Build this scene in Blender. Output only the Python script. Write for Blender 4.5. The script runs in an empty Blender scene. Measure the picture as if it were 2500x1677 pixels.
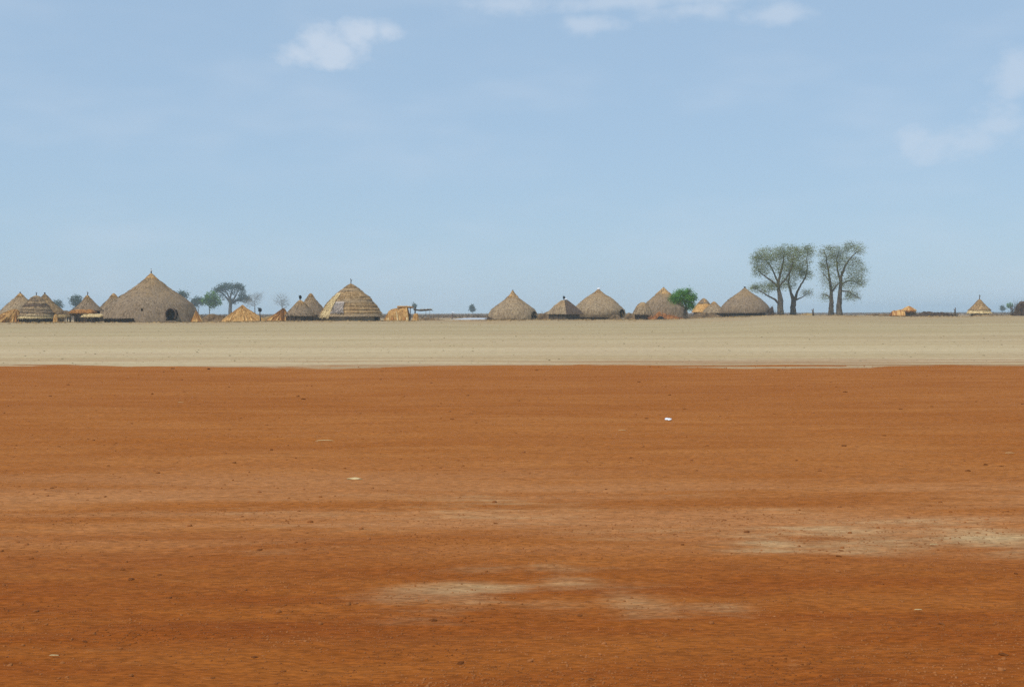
import bpy, bmesh, math, random
import numpy as np
from mathutils import Matrix, Vector

# ------------------------------------------------------------------ camera, sky, sun, exposure
SC = bpy.context.scene
COL = SC.collection
F = 3000.0                      # focal length in photo pixels (photo 2500 x 1677)
CAMZ = 1.7
cam_data = bpy.data.cameras.new('camera')
cam_data.sensor_width = 36.0
cam_data.lens = 36.0 * F / 2500.0
cam_data.clip_start = 0.1
cam_data.clip_end = 20000.0
cam = bpy.data.objects.new('camera', cam_data)
COL.objects.link(cam)
ROT = (Matrix.Rotation(math.radians(90.0) - math.atan(74.5 / F), 3, 'X') @ Matrix.Rotation(math.radians(-0.16), 3, 'Z'))
cam.matrix_world = Matrix.Translation((0, 0, CAMZ)) @ ROT.to_4x4()
SC.camera = cam

SUN_AZ = math.radians(222.0)    # clockwise from +Y: behind the camera, to its left
SUN_EL = math.radians(56.0)
sun_dir = Vector((math.sin(SUN_AZ) * math.cos(SUN_EL), math.cos(SUN_AZ) * math.cos(SUN_EL), math.sin(SUN_EL)))
sd = bpy.data.lights.new('sun', 'SUN')
sd.energy = 3.15
sd.angle = math.radians(1.0)
sd.color = (1.0, 0.95, 0.87)
sun = bpy.data.objects.new('sun', sd)
COL.objects.link(sun)
sun.rotation_euler = sun_dir.to_track_quat('Z', 'Y').to_euler()

SC.view_settings.view_transform = 'Standard'
SC.view_settings.look = 'None'
SC.view_settings.exposure = 0.0
SC.view_settings.gamma = 1.0
SC.view_settings.use_curve_mapping = False
SC.cycles.use_denoising = False
SC.cycles.max_bounces = 4
SC.cycles.diffuse_bounces = 2
SC.cycles.transparent_max_bounces = 4
SC.cycles.volume_bounces = 1
SC.cycles.volume_max_steps = 64


def ray(px, py):
    """direction through a photo pixel"""
    return ROT @ Vector(((px - 1250.0) / F, -(py - 838.5) / F, -1.0))


def at(px, py, d):
    v = ray(px, py)
    v = v * (d / v.y)
    return Vector((v.x, v.y, v.z + CAMZ))


world = bpy.data.worlds.new('World')
SC.world = world
world.use_nodes = True
world.cycles.sampling_method = 'MANUAL'
world.cycles.sample_map_resolution = 256
wn, wl = world.node_tree.nodes, world.node_tree.links
wn.clear()


class NT:
    """small node-graph helper"""
    def __init__(self, nt):
        self.n, self.l = nt.nodes, nt.links

    def put(self, socket, v):
        if hasattr(v, 'is_output') or isinstance(v, bpy.types.NodeSocket):
            self.l.new(v, socket)
        else:
            socket.default_value = v

    def math(self, op, a, b=0.0, c=None, clamp=False):
        n = self.n.new('ShaderNodeMath'); n.operation = op; n.use_clamp = clamp
        self.put(n.inputs[0], a); self.put(n.inputs[1], b)
        if c is not None:
            self.put(n.inputs[2], c)
        return n.outputs[0]

    def vmath(self, op, a, b=None):
        n = self.n.new('ShaderNodeVectorMath'); n.operation = op
        self.put(n.inputs[0], a)
        if b is not None:
            self.put(n.inputs[1], b)
        return n.outputs['Value'] if op in ('LENGTH', 'DOT_PRODUCT', 'DISTANCE') else n.outputs['Vector']

    def ramp(self, v, lo, hi, a=0.0, b=1.0, smooth=True):
        n = self.n.new('ShaderNodeMapRange')
        n.interpolation_type = 'SMOOTHSTEP' if smooth else 'LINEAR'
        self.put(n.inputs[0], v)
        n.inputs[1].default_value = lo; n.inputs[2].default_value = hi
        n.inputs[3].default_value = a; n.inputs[4].default_value = b
        return n.outputs[0]

    def noise(self, vec, scale=1.0, detail=4.0, rough=0.55, stretch=None, offset=None, dist=0.0):
        if stretch is not None or offset is not None:
            m = self.n.new('ShaderNodeMapping')
            self.l.new(vec, m.inputs[0])
            if stretch is not None:
                m.inputs['Scale'].default_value = stretch
            if offset is not None:
                m.inputs['Location'].default_value = offset
            vec = m.outputs[0]
        n = self.n.new('ShaderNodeTexNoise')
        self.l.new(vec, n.inputs['Vector'])
        n.inputs['Scale'].default_value = scale
        n.inputs['Detail'].default_value = detail
        n.inputs['Roughness'].default_value = rough
        n.inputs['Distortion'].default_value = dist
        return n.outputs['Fac']

    def mix(self, f, a, b):
        n = self.n.new('ShaderNodeMix'); n.data_type = 'RGBA'
        self.put(n.inputs[0], f)
        self.put(n.inputs[6], a if not isinstance(a, tuple) else (*a, 1.0))
        self.put(n.inputs[7], b if not isinstance(b, tuple) else (*b, 1.0))
        return n.outputs[2]

    def mul_col(self, a, f):
        """colour times scalar"""
        n = self.n.new('ShaderNodeVectorMath'); n.operation = 'SCALE'
        self.put(n.inputs[0], a); self.put(n.inputs[3], f)
        return n.outputs[0]


w = NT(world.node_tree)
sky = wn.new('ShaderNodeTexSky')
sky.sky_type = 'NISHITA'
sky.sun_disc = False
sky.sun_elevation = SUN_EL
sky.sun_rotation = SUN_AZ
sky.altitude = 400.0
sky.air_density = 1.0
sky.dust_density = 1.0
sky.ozone_density = 2.0
tc = wn.new('ShaderNodeTexCoord')
DIRN = w.vmath('NORMALIZE', tc.outputs['Generated'])


def blob(px, py, rx, ry, warp, seed):
    """soft elliptical cloud puff around one direction of the sky; 1 in the middle, 0 at its rim"""
    c = ray(px, py).normalized()
    dv = w.vmath('SUBTRACT', DIRN, tuple(c))
    dv = w.vmath('MULTIPLY', dv, (F / rx, F / max(rx, ry), F / ry))
    r = w.vmath('LENGTH', dv)
    return w.math('SUBTRACT', 1.0, r)


def union(vals):
    o = vals[0]
    for v in vals[1:]:
        o = w.math('MAXIMUM', o, v)
    return o


puff = w.noise(DIRN, 26.0, 3.0, 0.55, stretch=(1.0, 1.0, 1.5))
fine = w.noise(DIRN, 80.0, 3.0, 0.6, stretch=(1.0, 1.0, 1.4), offset=(3.1, 1.7, 0.2))
wob = w.math('MULTIPLY_ADD', w.math('SUBTRACT', puff, 0.5), 1.7, w.math('MULTIPLY', w.math('SUBTRACT', fine, 0.5), 0.8))
# the small bright cumulus, its lumpy left half and the longer right half
cum = union([blob(768, 108, 74, 62, 0, 0), blob(822, 122, 80, 56, 0, 0), blob(722, 130, 72, 46, 0, 0), blob(865, 95, 60, 46, 0, 0),
             blob(895, 78, 80, 40, 0, 0), blob(940, 75, 52, 34, 0, 0), blob(805, 155, 60, 26, 0, 0)])
cum = w.ramp(w.math('ADD', cum, w.math('MULTIPLY', wob, 1.0)), -0.10, 1.0, 0.0, 0.66)
# thin streaks along the top and faint haze clouds on the right
top = union([blob(1685, 26, 130, 30, 0, 0), blob(1900, 36, 100, 26, 0, 0), blob(1440, 62, 80, 26, 0, 0),
             blob(1215, 12, 110, 30, 0, 0), blob(1560, 4, 300, 26, 0, 0)])
top = w.ramp(w.math('ADD', top, w.math('MULTIPLY', wob, 1.1)), -0.25, 1.05, 0.0, 0.46)
rgt = union([blob(2330, 350, 150, 46, 0, 0), blob(2440, 300, 70, 50, 0, 0), blob(2230, 340, 60, 40, 0, 0), blob(2490, 170, 60, 70, 0, 0)])
rgt = w.ramp(w.math('ADD', rgt, w.math('MULTIPLY', wob, 1.1)), -0.30, 0.95, 0.0, 0.42)
veil = w.noise(DIRN, 5.0, 3.0, 0.6, stretch=(1.0, 1.0, 3.0), offset=(0.4, 0.0, 2.2))
veil = w.ramp(veil, 0.42, 0.78, 0.0, 0.26)
cl = w.math('MAXIMUM', w.math('MAXIMUM', cum, top), w.math('MAXIMUM', rgt, veil))
SKY_TINT = (0.93, 1.03, 1.06)
skyc = w.vmath('MULTIPLY', sky.outputs[0], SKY_TINT)
skyc = w.mix(0.70, skyc, (4.25, 5.92, 7.90))     # even milky veil of dusty heat haze over the whole sky
CLOUD_COL = (6.4, 7.2, 8.3)
skyc = w.mix(cl, skyc, CLOUD_COL)
bg = wn.new('ShaderNodeBackground')
w.put(bg.inputs[0], skyc)
bg.inputs[1].default_value = 0.10
wo = wn.new('ShaderNodeOutputWorld')
wl.new(bg.outputs[0], wo.inputs[0])

# ------------------------------------------------------------------ helpers
RNG = random.Random(7)
NR = np.random.default_rng(11)


def _hash(ix, iy, s):
    h = (ix.astype(np.int64) * 374761393 + iy.astype(np.int64) * 668265263 + s * 1442695041) & 0xFFFFFFFF
    h = ((h ^ (h >> 13)) * 1274126177) & 0xFFFFFFFF
    return ((h ^ (h >> 16)) & 0xFFFFFF) / float(0xFFFFFF)


def vn(x, y, s=0):
    x = np.asarray(x, float); y = np.asarray(y, float)
    ix, iy = np.floor(x), np.floor(y)
    fx, fy = x - ix, y - iy
    fx = fx * fx * (3 - 2 * fx); fy = fy * fy * (3 - 2 * fy)
    a = _hash(ix, iy, s); b = _hash(ix + 1, iy, s); c = _hash(ix, iy + 1, s); d = _hash(ix + 1, iy + 1, s)
    return (a + (b - a) * fx) * (1 - fy) + (c + (d - c) * fx) * fy - 0.5


def fbm(x, y, s=0, o=4):
    r = 0.0; a = 1.0
    for k in range(o):
        r = r + a * vn(np.asarray(x) * 2 ** k, np.asarray(y) * 2 ** k, s + 17 * k)
        a *= 0.5
    return r


def sst(a, b, v):
    t = np.clip((np.asarray(v, float) - a) / (b - a), 0, 1)
    return t * t * (3 - 2 * t)


RISE_PX = [-3000, 0, 480, 640, 800, 930, 1060, 1130, 1200, 1400, 1600, 1700, 1800, 1900, 1930, 1985, 2040, 2080, 2130, 2200, 2300, 2340, 2365, 2400, 2500, 5000]
RISE_Z = [0.3, 0.40, 0.37, 0.46, 0.52, 0.47, 0.46, 0.40, 0.41, 0.45, 0.42, 0.61, 0.74, 1.08, 1.06, 0.95, 1.03, 0.86, 0.9, 0.72, 0.74, 0.70, 0.70, 0.85, 0.80, 0.4]


def ground(x, y):
    """height of the plain: level by the road, a barely noticeable rise under the village, level beyond"""
    x = np.asarray(x, float); y = np.asarray(y, float)
    px = 1250 + F * x / np.maximum(y, 30.0)
    a = np.interp(px, RISE_PX, RISE_Z)
    r = sst(1650, 1760, px)
    fall = 1 - sst(242 + 60 * r, 292 + 110 * r, y)
    z = a * sst(55, 195, y) * fall
    near = 1 - sst(260, 300, y)
    z = z + near * (0.05 * fbm(x * 0.05, y * 0.12, 3, 3) * sst(42, 80, y) + 0.016 * fbm(x * 0.5, y * 1.2, 5, 3) * sst(33, 36, y))
    z = z - 0.10 * (1 - sst(32, 35.0, y))
    return z


def gz(x, y):
    return float(ground(x, y))


def gpt(px, d, dz=0.0):
    v = at(px, 770, d)
    return Vector((v.x, v.y, gz(v.x, v.y) + dz))


class MB:
    def __init__(self):
        self.v = []; self.f = []; self.m = []

    def add(self, vs, fs, mi=0):
        b = len(self.v)
        self.v.extend(vs)
        self.f.extend([tuple(i + b for i in f) for f in fs])
        self.m.extend([mi] * len(fs))

    def tube(self, pts, rad, n=6, cap=True, mi=0):
        pts = [Vector(p) for p in pts]
        rings = []
        for i, p in enumerate(pts):
            t = (pts[min(i + 1, len(pts) - 1)] - pts[max(i - 1, 0)])
            if t.length < 1e-9:
                t = Vector((0, 0, 1))
            t.normalize()
            a = t.orthogonal().normalized() if i == 0 else (rings_a - t * rings_a.dot(t)).normalized()
            rings_a = a
            b = t.cross(a)
            r = rad[i] if hasattr(rad, '__len__') else rad
            rings.append([tuple(p + (a * math.cos(2 * math.pi * k / n) + b * math.sin(2 * math.pi * k / n)) * r) for k in range(n)])
        vs = [v for r in rings for v in r]
        fs = []
        for i in range(len(pts) - 1):
            for k in range(n):
                k2 = (k + 1) % n
                fs.append((i * n + k, i * n + k2, (i + 1) * n + k2, (i + 1) * n + k))
        if cap:
            fs.append(tuple(range(n - 1, -1, -1)))
            fs.append(tuple((len(pts) - 1) * n + k for k in range(n)))
        self.add(vs, fs, mi)

    def quad(self, c, a, b, mi=0):
        c = Vector(c)
        self.add([tuple(c - a - b), tuple(c + a - b), tuple(c + a + b), tuple(c - a + b)], [(0, 1, 2, 3)], mi)

    def strand(self, p, q, wd, mi=0):
        """a blade of straw from p to q"""
        p, q = Vector(p), Vector(q)
        t = q - p
        s = t.cross(Vector((RNG.uniform(-1, 1), RNG.uniform(-1, 1), RNG.uniform(-1, 1))))
        if s.length < 1e-9:
            return
        s = s.normalized() * wd * 0.5
        self.add([tuple(p - s), tuple(p + s), tuple(q)], [(0, 1, 2)], mi)

    def blob(self, c, rx, ry, rz, seed=0, n=7, m=5, rough=0.25, mi=0):
        """lumpy rounded body"""
        vs = [(c[0], c[1], c[2] - rz)]
        for j in range(1, m):
            ph = math.pi * j / m
            for k in range(n):
                th = 2 * math.pi * (k + 0.5 * (j % 2)) / n
                q = 1 + rough * 2 * float(vn(k * 1.7 + seed * 3.3, j * 1.9 + seed, seed))
                vs.append((c[0] + rx * q * math.sin(ph) * math.cos(th), c[1] + ry * q * math.sin(ph) * math.sin(th), c[2] - rz * q * math.cos(ph)))
        vs.append((c[0], c[1], c[2] + rz))
        fs = [(0, 1 + (k + 1) % n, 1 + k) for k in range(n)]
        for j in range(m - 2):
            for k in range(n):
                a = 1 + j * n + k; b = 1 + j * n + (k + 1) % n
                fs.append((a, b, b + n, a + n))
        top = len(vs) - 1
        fs += [(1 + (m - 2) * n + k, 1 + (m - 2) * n + (k + 1) % n, top) for k in range(n)]
        self.add(vs, fs, mi)

    def mesh(self, name, mats, smooth=False):
        me = bpy.data.meshes.new(name)
        me.from_pydata([tuple(v) for v in self.v], [], self.f)
        for m in (mats if isinstance(mats, (list, tuple)) else [mats]):
            me.materials.append(m)
        if any(self.m):
            me.polygons.foreach_set('material_index', self.m)
        if smooth:
            me.polygons.foreach_set('use_smooth', [True] * len(me.polygons))
        me.update()
        return me

    def build(self, name, mats, parent=None, smooth=False):
        return link(name, self.mesh(name, mats, smooth), parent)


def link(name, me, parent=None, loc=None):
    o = bpy.data.objects.new(name, me)
    COL.objects.link(o)
    if parent is not None:
        o.parent = parent
    if loc is not None:
        o.location = loc
    return o


def thing(name, label, cat, loc, group=None):
    o = bpy.data.objects.new(name, None)
    COL.objects.link(o)
    o.location = loc
    o.empty_display_size = 0.3
    tag(o, label, cat, group)
    return o


def tag(o, label=None, cat=None, group=None, kind=None):
    if label: o['label'] = label
    if cat: o['category'] = cat
    if group: o['group'] = group
    if kind: o['kind'] = kind
    return o


# ------------------------------------------------------------------ materials
def new_mat(name):
    m = bpy.data.materials.new(name)
    m.use_nodes = True
    m.node_tree.nodes.clear()
    g = NT(m.node_tree)
    out = g.n.new('ShaderNodeOutputMaterial')
    bs = g.n.new('ShaderNodeBsdfPrincipled')
    g.l.new(bs.outputs[0], out.inputs[0])
    bs.inputs['Roughness'].default_value = 0.95
    bs.inputs['Specular IOR Level'].default_value = 0.12
    return m, g, bs, out


def bump(g, bs, h, strength, dist):
    b = g.n.new('ShaderNodeBump')
    b.inputs['Strength'].default_value = strength
    b.inputs['Distance'].default_value = dist
    g.put(b.inputs['Height'], h)
    g.l.new(b.outputs[0], bs.inputs['Normal'])


def geo_pos(g):
    return g.n.new('ShaderNodeNewGeometry').outputs['Position']


def obj_co(g):
    return g.n.new('ShaderNodeTexCoord').outputs['Object']


def mat_two(name, c1, c2, scale=3.0, stretch=(1, 1, 1), rough=0.95, bumpd=0.05, lo=0.35, hi=0.68, detail=5.0, c3=None, translucent=0.0, world=False, rnd=0.0, tip=None):
    m, g, bs, out = new_mat(name)
    co = geo_pos(g) if world else obj_co(g)
    n = g.noise(co, scale, detail, 0.6, stretch=stretch)
    col = g.mix(g.ramp(n, lo, hi), c1, c2)
    if c3 is not None:
        n2 = g.noise(co, scale * 0.27, 3.0, 0.6, stretch=stretch, offset=(5.2, 1.3, 7.7))
        col = g.mix(g.ramp(n2, 0.45, 0.72, 0.0, 0.8), col, c3)
    if tip is not None:                 # newer, yellower straw laid towards the ridge
        gc = g.n.new('ShaderNodeTexCoord').outputs['Generated']
        sp = g.n.new('ShaderNodeSeparateXYZ'); g.l.new(gc, sp.inputs[0])
        hz = g.math('ADD', sp.outputs[2], g.math('MULTIPLY', g.math('SUBTRACT', g.noise(co, 0.7, 4.0, 0.6), 0.5), 0.9))
        col = g.mix(g.ramp(hz, 0.40, 0.95, 0.0, 0.75), col, tip)
    if rnd > 0:
        oi = g.n.new('ShaderNodeObjectInfo')
        col = g.mul_col(col, g.ramp(oi.outputs['Random'], 0.0, 1.0, 1.0 - rnd, 1.0 + rnd, smooth=False))
    g.put(bs.inputs['Base Color'], col)
    bs.inputs['Roughness'].default_value = rough
    if bumpd > 0:
        bump(g, bs, n, 0.7, bumpd)
    if translucent > 0:
        tr = g.n.new('ShaderNodeBsdfTranslucent')
        g.put(tr.inputs[0], col)
        mx = g.n.new('ShaderNodeMixShader')
        mx.inputs[0].default_value = translucent
        g.l.new(bs.outputs[0], mx.inputs[1]); g.l.new(tr.outputs[0], mx.inputs[2])
        g.l.new(mx.outputs[0], out.inputs[0])
    return m


def pale_mask(g, P, px, py, rx, ry, gain=1.0):
    """an irregular dusting of pale sand lying on the red soil around one spot of the ground"""
    v = ray(px, py); t = -CAMZ / v.z
    c = (v.x * t, v.y * t, 0.0)
    dv = g.vmath('SUBTRACT', P, c)
    yr = CAMZ * F / max(1, (py - 764 - ry)) - c[1]
    dv = g.vmath('MULTIPLY', dv, (F / (rx * c[1]), 1.0 / yr, 0.0))
    return g.math('MULTIPLY', g.math('SUBTRACT', 1.0, g.vmath('LENGTH', dv)), gain)


# red laterite
M_RED, g, bs, _ = new_mat('red_laterite_soil')
P = geo_pos(g)
sx = g.n.new('ShaderNodeSeparateXYZ'); g.l.new(P, sx.inputs[0])
X, Y = sx.outputs[0], sx.outputs[1]
big = g.noise(P, 0.30, 3.0, 0.55, stretch=(0.30, 1.0, 1.0))
mid = g.noise(P, 1.6, 4.0, 0.62, stretch=(0.22, 1.0, 1.0), offset=(2.0, 7.0, 0.0))
fin = g.noise(P, 11.0, 5.0, 0.72, stretch=(0.38, 1.0, 1.0), offset=(9.0, 2.0, 0.0))
grit = g.noise(P, 44.0, 3.0, 0.75, stretch=(0.30, 1.0, 1.0))
near = g.mix(g.ramp(mid, 0.30, 0.72), (0.205, 0.047, 0.006), (0.292, 0.088, 0.014))
far = g.mix(g.ramp(mid, 0.30, 0.72), (0.300, 0.098, 0.019), (0.355, 0.132, 0.033))
col = g.mix(g.ramp(Y, 5.0, 13.0), near, far)  # soil darkens and reddens towards the camera: lens falloff put into its colour
col = g.mix(g.ramp(big, 0.40, 0.66, 0.0, 0.45), col, (0.265, 0.080, 0.014))
# dustier, pinker band of drier soil in the middle distance
band = g.math('MULTIPLY', g.ramp(Y, 7.6, 9.6), g.ramp(Y, 15.0, 10.8))
band = g.math('MULTIPLY', band, g.ramp(g.noise(P, 0.9, 5.0, 0.6, stretch=(0.16, 1.0, 1.0), offset=(1.0, 3.0, 0.0)), 0.36, 0.62, 0.0, 0.75))
col = g.mix(band, col, (0.395, 0.175, 0.066))
# pale sandy patches
wv = g.math('MULTIPLY', g.math('SUBTRACT', g.noise(P, 2.2, 4.0, 0.68, stretch=(0.28, 1.0, 1.0), offset=(4.0, 4.0, 0.0)), 0.5), 3.6)
pm = [pale_mask(g, P, 1150, 1465, 290, 60, 0.8), pale_mask(g, P, 1390, 1435, 150, 40, 0.8), pale_mask(g, P, 1530, 1478, 180, 40, 0.8), pale_mask(g, P, 1330, 1490, 240, 30, 0.7),
      pale_mask(g, P, 1870, 1336, 190, 28, 1.3), pale_mask(g, P, 2130, 1328, 360, 42, 1.3), pale_mask(g, P, 2400, 1322, 280, 50, 1.3),
      pale_mask(g, P, 1780, 1500, 150, 14, 0.7), pale_mask(g, P, 1250, 1270, 500, 40, 0.30)]
pmx = pm[0]
for q in pm[1:]:
    pmx = g.math('MAXIMUM', pmx, q)
pmx = g.ramp(g.math('ADD', pmx, wv), -0.05, 1.75, 0.0, 0.82)
pmx = g.math('MULTIPLY', pmx, g.ramp(pm[0], -40.0, -39.0))
col = g.mix(pmx, col, (0.47, 0.325, 0.165))
# wheel-swept darker lines along the road
trk = g.noise(P, 1.0, 3.0, 0.6, stretch=(0.05, 1.6, 1.0), offset=(3.3, 0.4, 0.0))
col = g.mix(g.ramp(trk, 0.60, 0.72, 0.0, 0.28), col, (0.205, 0.058, 0.009))
col = g.mix(g.ramp(fin, 0.28, 0.46, 0.50, 0.0), col, (0.165, 0.048, 0.009))
col = g.mix(g.ramp(fin, 0.58, 0.78, 0.0, 0.40), col, (0.42, 0.185, 0.068))
col = g.mul_col(col, g.ramp(grit, 0.28, 0.72, 0.66, 1.30))
g.put(bs.inputs['Base Color'], col)
bs.inputs['Specular IOR Level'].default_value = 0.05
bump(g, bs, g.math('ADD', fin, g.math('MULTIPLY', grit, 0.4)), 0.55, 0.02)

# pale clay plain
M_PLAIN, g, bs, _ = new_mat('pale_dry_clay')
P = geo_pos(g)
sx = g.n.new('ShaderNodeSeparateXYZ'); g.l.new(P, sx.inputs[0])
Y = sx.outputs[1]
s1 = g.noise(P, 0.10, 5.0, 0.62, stretch=(0.12, 1.0, 1.0))
s2 = g.noise(P, 0.55, 5.0, 0.65, stretch=(0.10, 1.0, 1.0), offset=(3.0, 8.0, 0.0))
s3 = g.noise(P, 2.4, 4.0, 0.7, stretch=(0.35, 1.0, 1.0), offset=(1.0, 2.0, 0.0))
col = g.mix(g.ramp(s1, 0.34, 0.66), (0.490, 0.382, 0.226), (0.410, 0.308, 0.166))
col = g.mix(g.ramp(Y, 60.0, 110.0, 0.0, 0.65), col, g.mix(g.ramp(s1, 0.34, 0.66), (0.385, 0.300, 0.155), (0.310, 0.238, 0.122)))
col = g.mix(g.ramp(s2, 0.56, 0.70, 0.0, 0.42), col, (0.27, 0.205, 0.110))
col = g.mix(g.ramp(s2, 0.30, 0.44, 0.40, 0.0), col, (0.49, 0.395, 0.235))
col = g.mix(g.ramp(s3, 0.60, 0.78, 0.0, 0.35), col, (0.28, 0.21, 0.115))
ln = g.noise(P, 1.0, 4.0, 0.65, stretch=(0.012, 0.55, 1.0), offset=(2.0, 5.0, 0.0))
col = g.mix(g.ramp(ln, 0.57, 0.68, 0.0, 0.40), col, (0.255, 0.190, 0.100))
col = g.mix(g.ramp(ln, 0.34, 0.44, 0.35, 0.0), col, (0.50, 0.41, 0.26))
# trodden, littered village ground, then the brown scrubby flats beyond
vil = g.math('MULTIPLY', g.ramp(Y, 125.0, 195.0), g.ramp(g.noise(P, 0.16, 4.0, 0.6, stretch=(0.5, 1.0, 1.0)), 0.40, 0.60, 0.15, 0.9))
col = g.mix(vil, col, g.mix(g.ramp(g.noise(P, 0.10, 3.0, 0.6, offset=(6.0, 6.0, 0.0)), 0.42, 0.62), (0.270, 0.195, 0.105), (0.370, 0.205, 0.085)))
col = g.mix(g.ramp(Y, 300.0, 480.0, 0.0, 0.85), col, g.mix(g.ramp(s1, 0.35, 0.6), (0.17, 0.105, 0.055), (0.245, 0.160, 0.085)))
# red dust blown and dragged over the edge of the clay
rd = g.noise(P, 1.0, 5.0, 0.62, stretch=(0.05, 1.1, 1.0), offset=(8.0, 1.0, 0.0))
rdm = g.math('MULTIPLY', g.ramp(Y, 50.0, 40.5), g.ramp(rd, 0.43, 0.58, 0.0, 0.85))
col = g.mix(rdm, col, (0.285, 0.135, 0.055))
s4 = g.noise(P, 5.0, 3.0, 0.75, stretch=(0.6, 1.0, 1.0), offset=(7.0, 2.0, 0.0))
s5 = g.noise(P, 0.22, 4.0, 0.6, stretch=(0.30, 1.0, 1.0), offset=(1.5, 9.0, 0.0))
col = g.mix(g.ramp(s5, 0.42, 0.62, 0.0, 0.32), col, (0.400, 0.275, 0.165))
col = g.mul_col(col, g.ramp(s4, 0.28, 0.72, 0.80, 1.16))
g.put(bs.inputs['Base Color'], col)
bs.inputs['Specular IOR Level'].default_value = 0.05
bump(g, bs, s3, 0.35, 0.05)

# thatch, straw, wood, earth, leaves
M_THATCH = mat_two('weathered_grey_thatch', (0.158, 0.108, 0.064), (0.300, 0.216, 0.138), 2.6, (1.6, 1.6, 0.45), c3=(0.205, 0.150, 0.100), bumpd=0.08, tip=(0.31, 0.200, 0.095))
M_THATCH_T = mat_two('tan_thatch', (0.195, 0.132, 0.075), (0.385, 0.285, 0.170), 2.6, (1.5, 1.5, 0.5), c3=(0.255, 0.185, 0.118), bumpd=0.08, tip=(0.37, 0.24, 0.120))
M_THATCH_B = mat_two('brown_thatch', (0.190, 0.115, 0.050), (0.395, 0.260, 0.125), 2.2, (1.2, 1.2, 0.9), c3=(0.25, 0.150, 0.066), bumpd=0.10, rnd=0.18)
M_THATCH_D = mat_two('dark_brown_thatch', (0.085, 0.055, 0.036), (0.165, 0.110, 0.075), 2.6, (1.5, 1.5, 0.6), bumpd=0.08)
M_THATCH_G = mat_two('lilac_grey_thatch', (0.330, 0.272, 0.232), (0.500, 0.420, 0.355), 2.2, (1.0, 1.0, 1.6), bumpd=0.08, rnd=0.18)
M_CAP = mat_two('fresh_straw_cap', (0.38, 0.21, 0.075), (0.57, 0.37, 0.160), 4.0, (1, 1, 0.4), bumpd=0.04)
M_STRAW = mat_two('golden_straw', (0.400, 0.205, 0.062), (0.660, 0.410, 0.155), 3.2, (1.6, 1.6, 0.35), c3=(0.47, 0.245, 0.080), bumpd=0.06, rnd=0.10)
M_STRAW_P = mat_two('pale_straw', (0.470, 0.340, 0.160), (0.720, 0.560, 0.300), 3.2, (1.2, 1.2, 0.6), bumpd=0.06, rnd=0.12)
M_STRAW_O = mat_two('orange_straw', (0.250, 0.110, 0.032), (0.440, 0.205, 0.062), 3.2, (1.6, 1.6, 0.4), bumpd=0.06, rnd=0.12)
M_WOOD = mat_two('weathered_pole_wood', (0.060, 0.045, 0.034), (0.140, 0.105, 0.078), 5.0, (2, 2, 0.5), bumpd=0.02)
M_BARK = mat_two('grey_brown_bark', (0.060, 0.050, 0.040), (0.155, 0.125, 0.090), 1.6, (1.5, 1.5, 0.5), bumpd=0.08)
M_TWIG = mat_two('grey_tan_twigs', (0.160, 0.135, 0.100), (0.260, 0.225, 0.170), 1.6, bumpd=0.0)
M_BARK_P = mat_two('pale_bare_bark', (0.200, 0.185, 0.165), (0.300, 0.280, 0.250), 1.6, (1.5, 1.5, 0.5), bumpd=0.0)
M_MUD = mat_two('grey_mud_plaster', (0.180, 0.138, 0.092), (0.310, 0.245, 0.165), 1.8, (1, 1, 1.6), bumpd=0.05)
M_MUD_D = mat_two('shade_dark_mud', (0.055, 0.040, 0.028), (0.120, 0.088, 0.058), 1.8, (1, 1, 1.6), bumpd=0.05)  # darker mud: the shade below the eaves put into the wall colour
M_BRUSH = mat_two('dry_brush', (0.120, 0.078, 0.042), (0.270, 0.180, 0.098), 1.5, (1, 1, 1), bumpd=0.0)
M_BRUSH_G = mat_two('dry_straw_litter', (0.270, 0.180, 0.080), (0.440, 0.320, 0.155), 1.5, (1, 1, 1), bumpd=0.0)
M_BRUSH_R = mat_two('rusty_dry_brush', (0.250, 0.090, 0.028), (0.470, 0.205, 0.070), 2.0, (1, 1, 1), bumpd=0.0)
M_BRUSH_D = mat_two('dark_dry_twigs', (0.050, 0.034, 0.026), (0.115, 0.076, 0.050), 2.0, (1, 1, 1), bumpd=0.0)
M_BLACK = mat_two('black_cloth_and_hollow_shade', (0.012, 0.014, 0.016), (0.030, 0.036, 0.040), 6.0, bumpd=0.0)  # also colours the brush that stands for a hollow's shade
M_WHITE = mat_two('white_plastic', (0.72, 0.72, 0.74), (0.80, 0.80, 0.82), 6.0, rough=0.5, bumpd=0.0)
M_CLOD = mat_two('dark_earth_clod', (0.110, 0.034, 0.008), (0.200, 0.066, 0.015), 12.0, bumpd=0.02, world=True)
M_CLOD2 = mat_two('red_earth_crumb', (0.185, 0.058, 0.013), (0.345, 0.130, 0.040), 1.3, bumpd=0.0, world=True, lo=0.3, hi=0.7)
M_STUB = mat_two('dry_stubble', (0.170, 0.125, 0.065), (0.360, 0.285, 0.155), 0.7, bumpd=0.0, world=True)
M_LITTER = mat_two('straw_and_dung_litter', (0.115, 0.070, 0.034), (0.430, 0.275, 0.105), 0.35, bumpd=0.0, world=True)
M_LEAF_O = mat_two('olive_leaf', (0.155, 0.205, 0.040), (0.340, 0.370, 0.095), 0.45, bumpd=0.0, translucent=0.45)
M_LEAF_G = mat_two('fresh_green_leaf', (0.045, 0.165, 0.015), (0.180, 0.430, 0.050), 0.9, bumpd=0.0, translucent=0.3)
M_LEAF_B = mat_two('dark_green_leaf', (0.020, 0.045, 0.024), (0.050, 0.095, 0.045), 0.5, bumpd=0.0, translucent=0.25)
M_LEAF_M = mat_two('mid_green_leaf', (0.060, 0.150, 0.016), (0.150, 0.300, 0.040), 0.5, bumpd=0.0, translucent=0.3)
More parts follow.
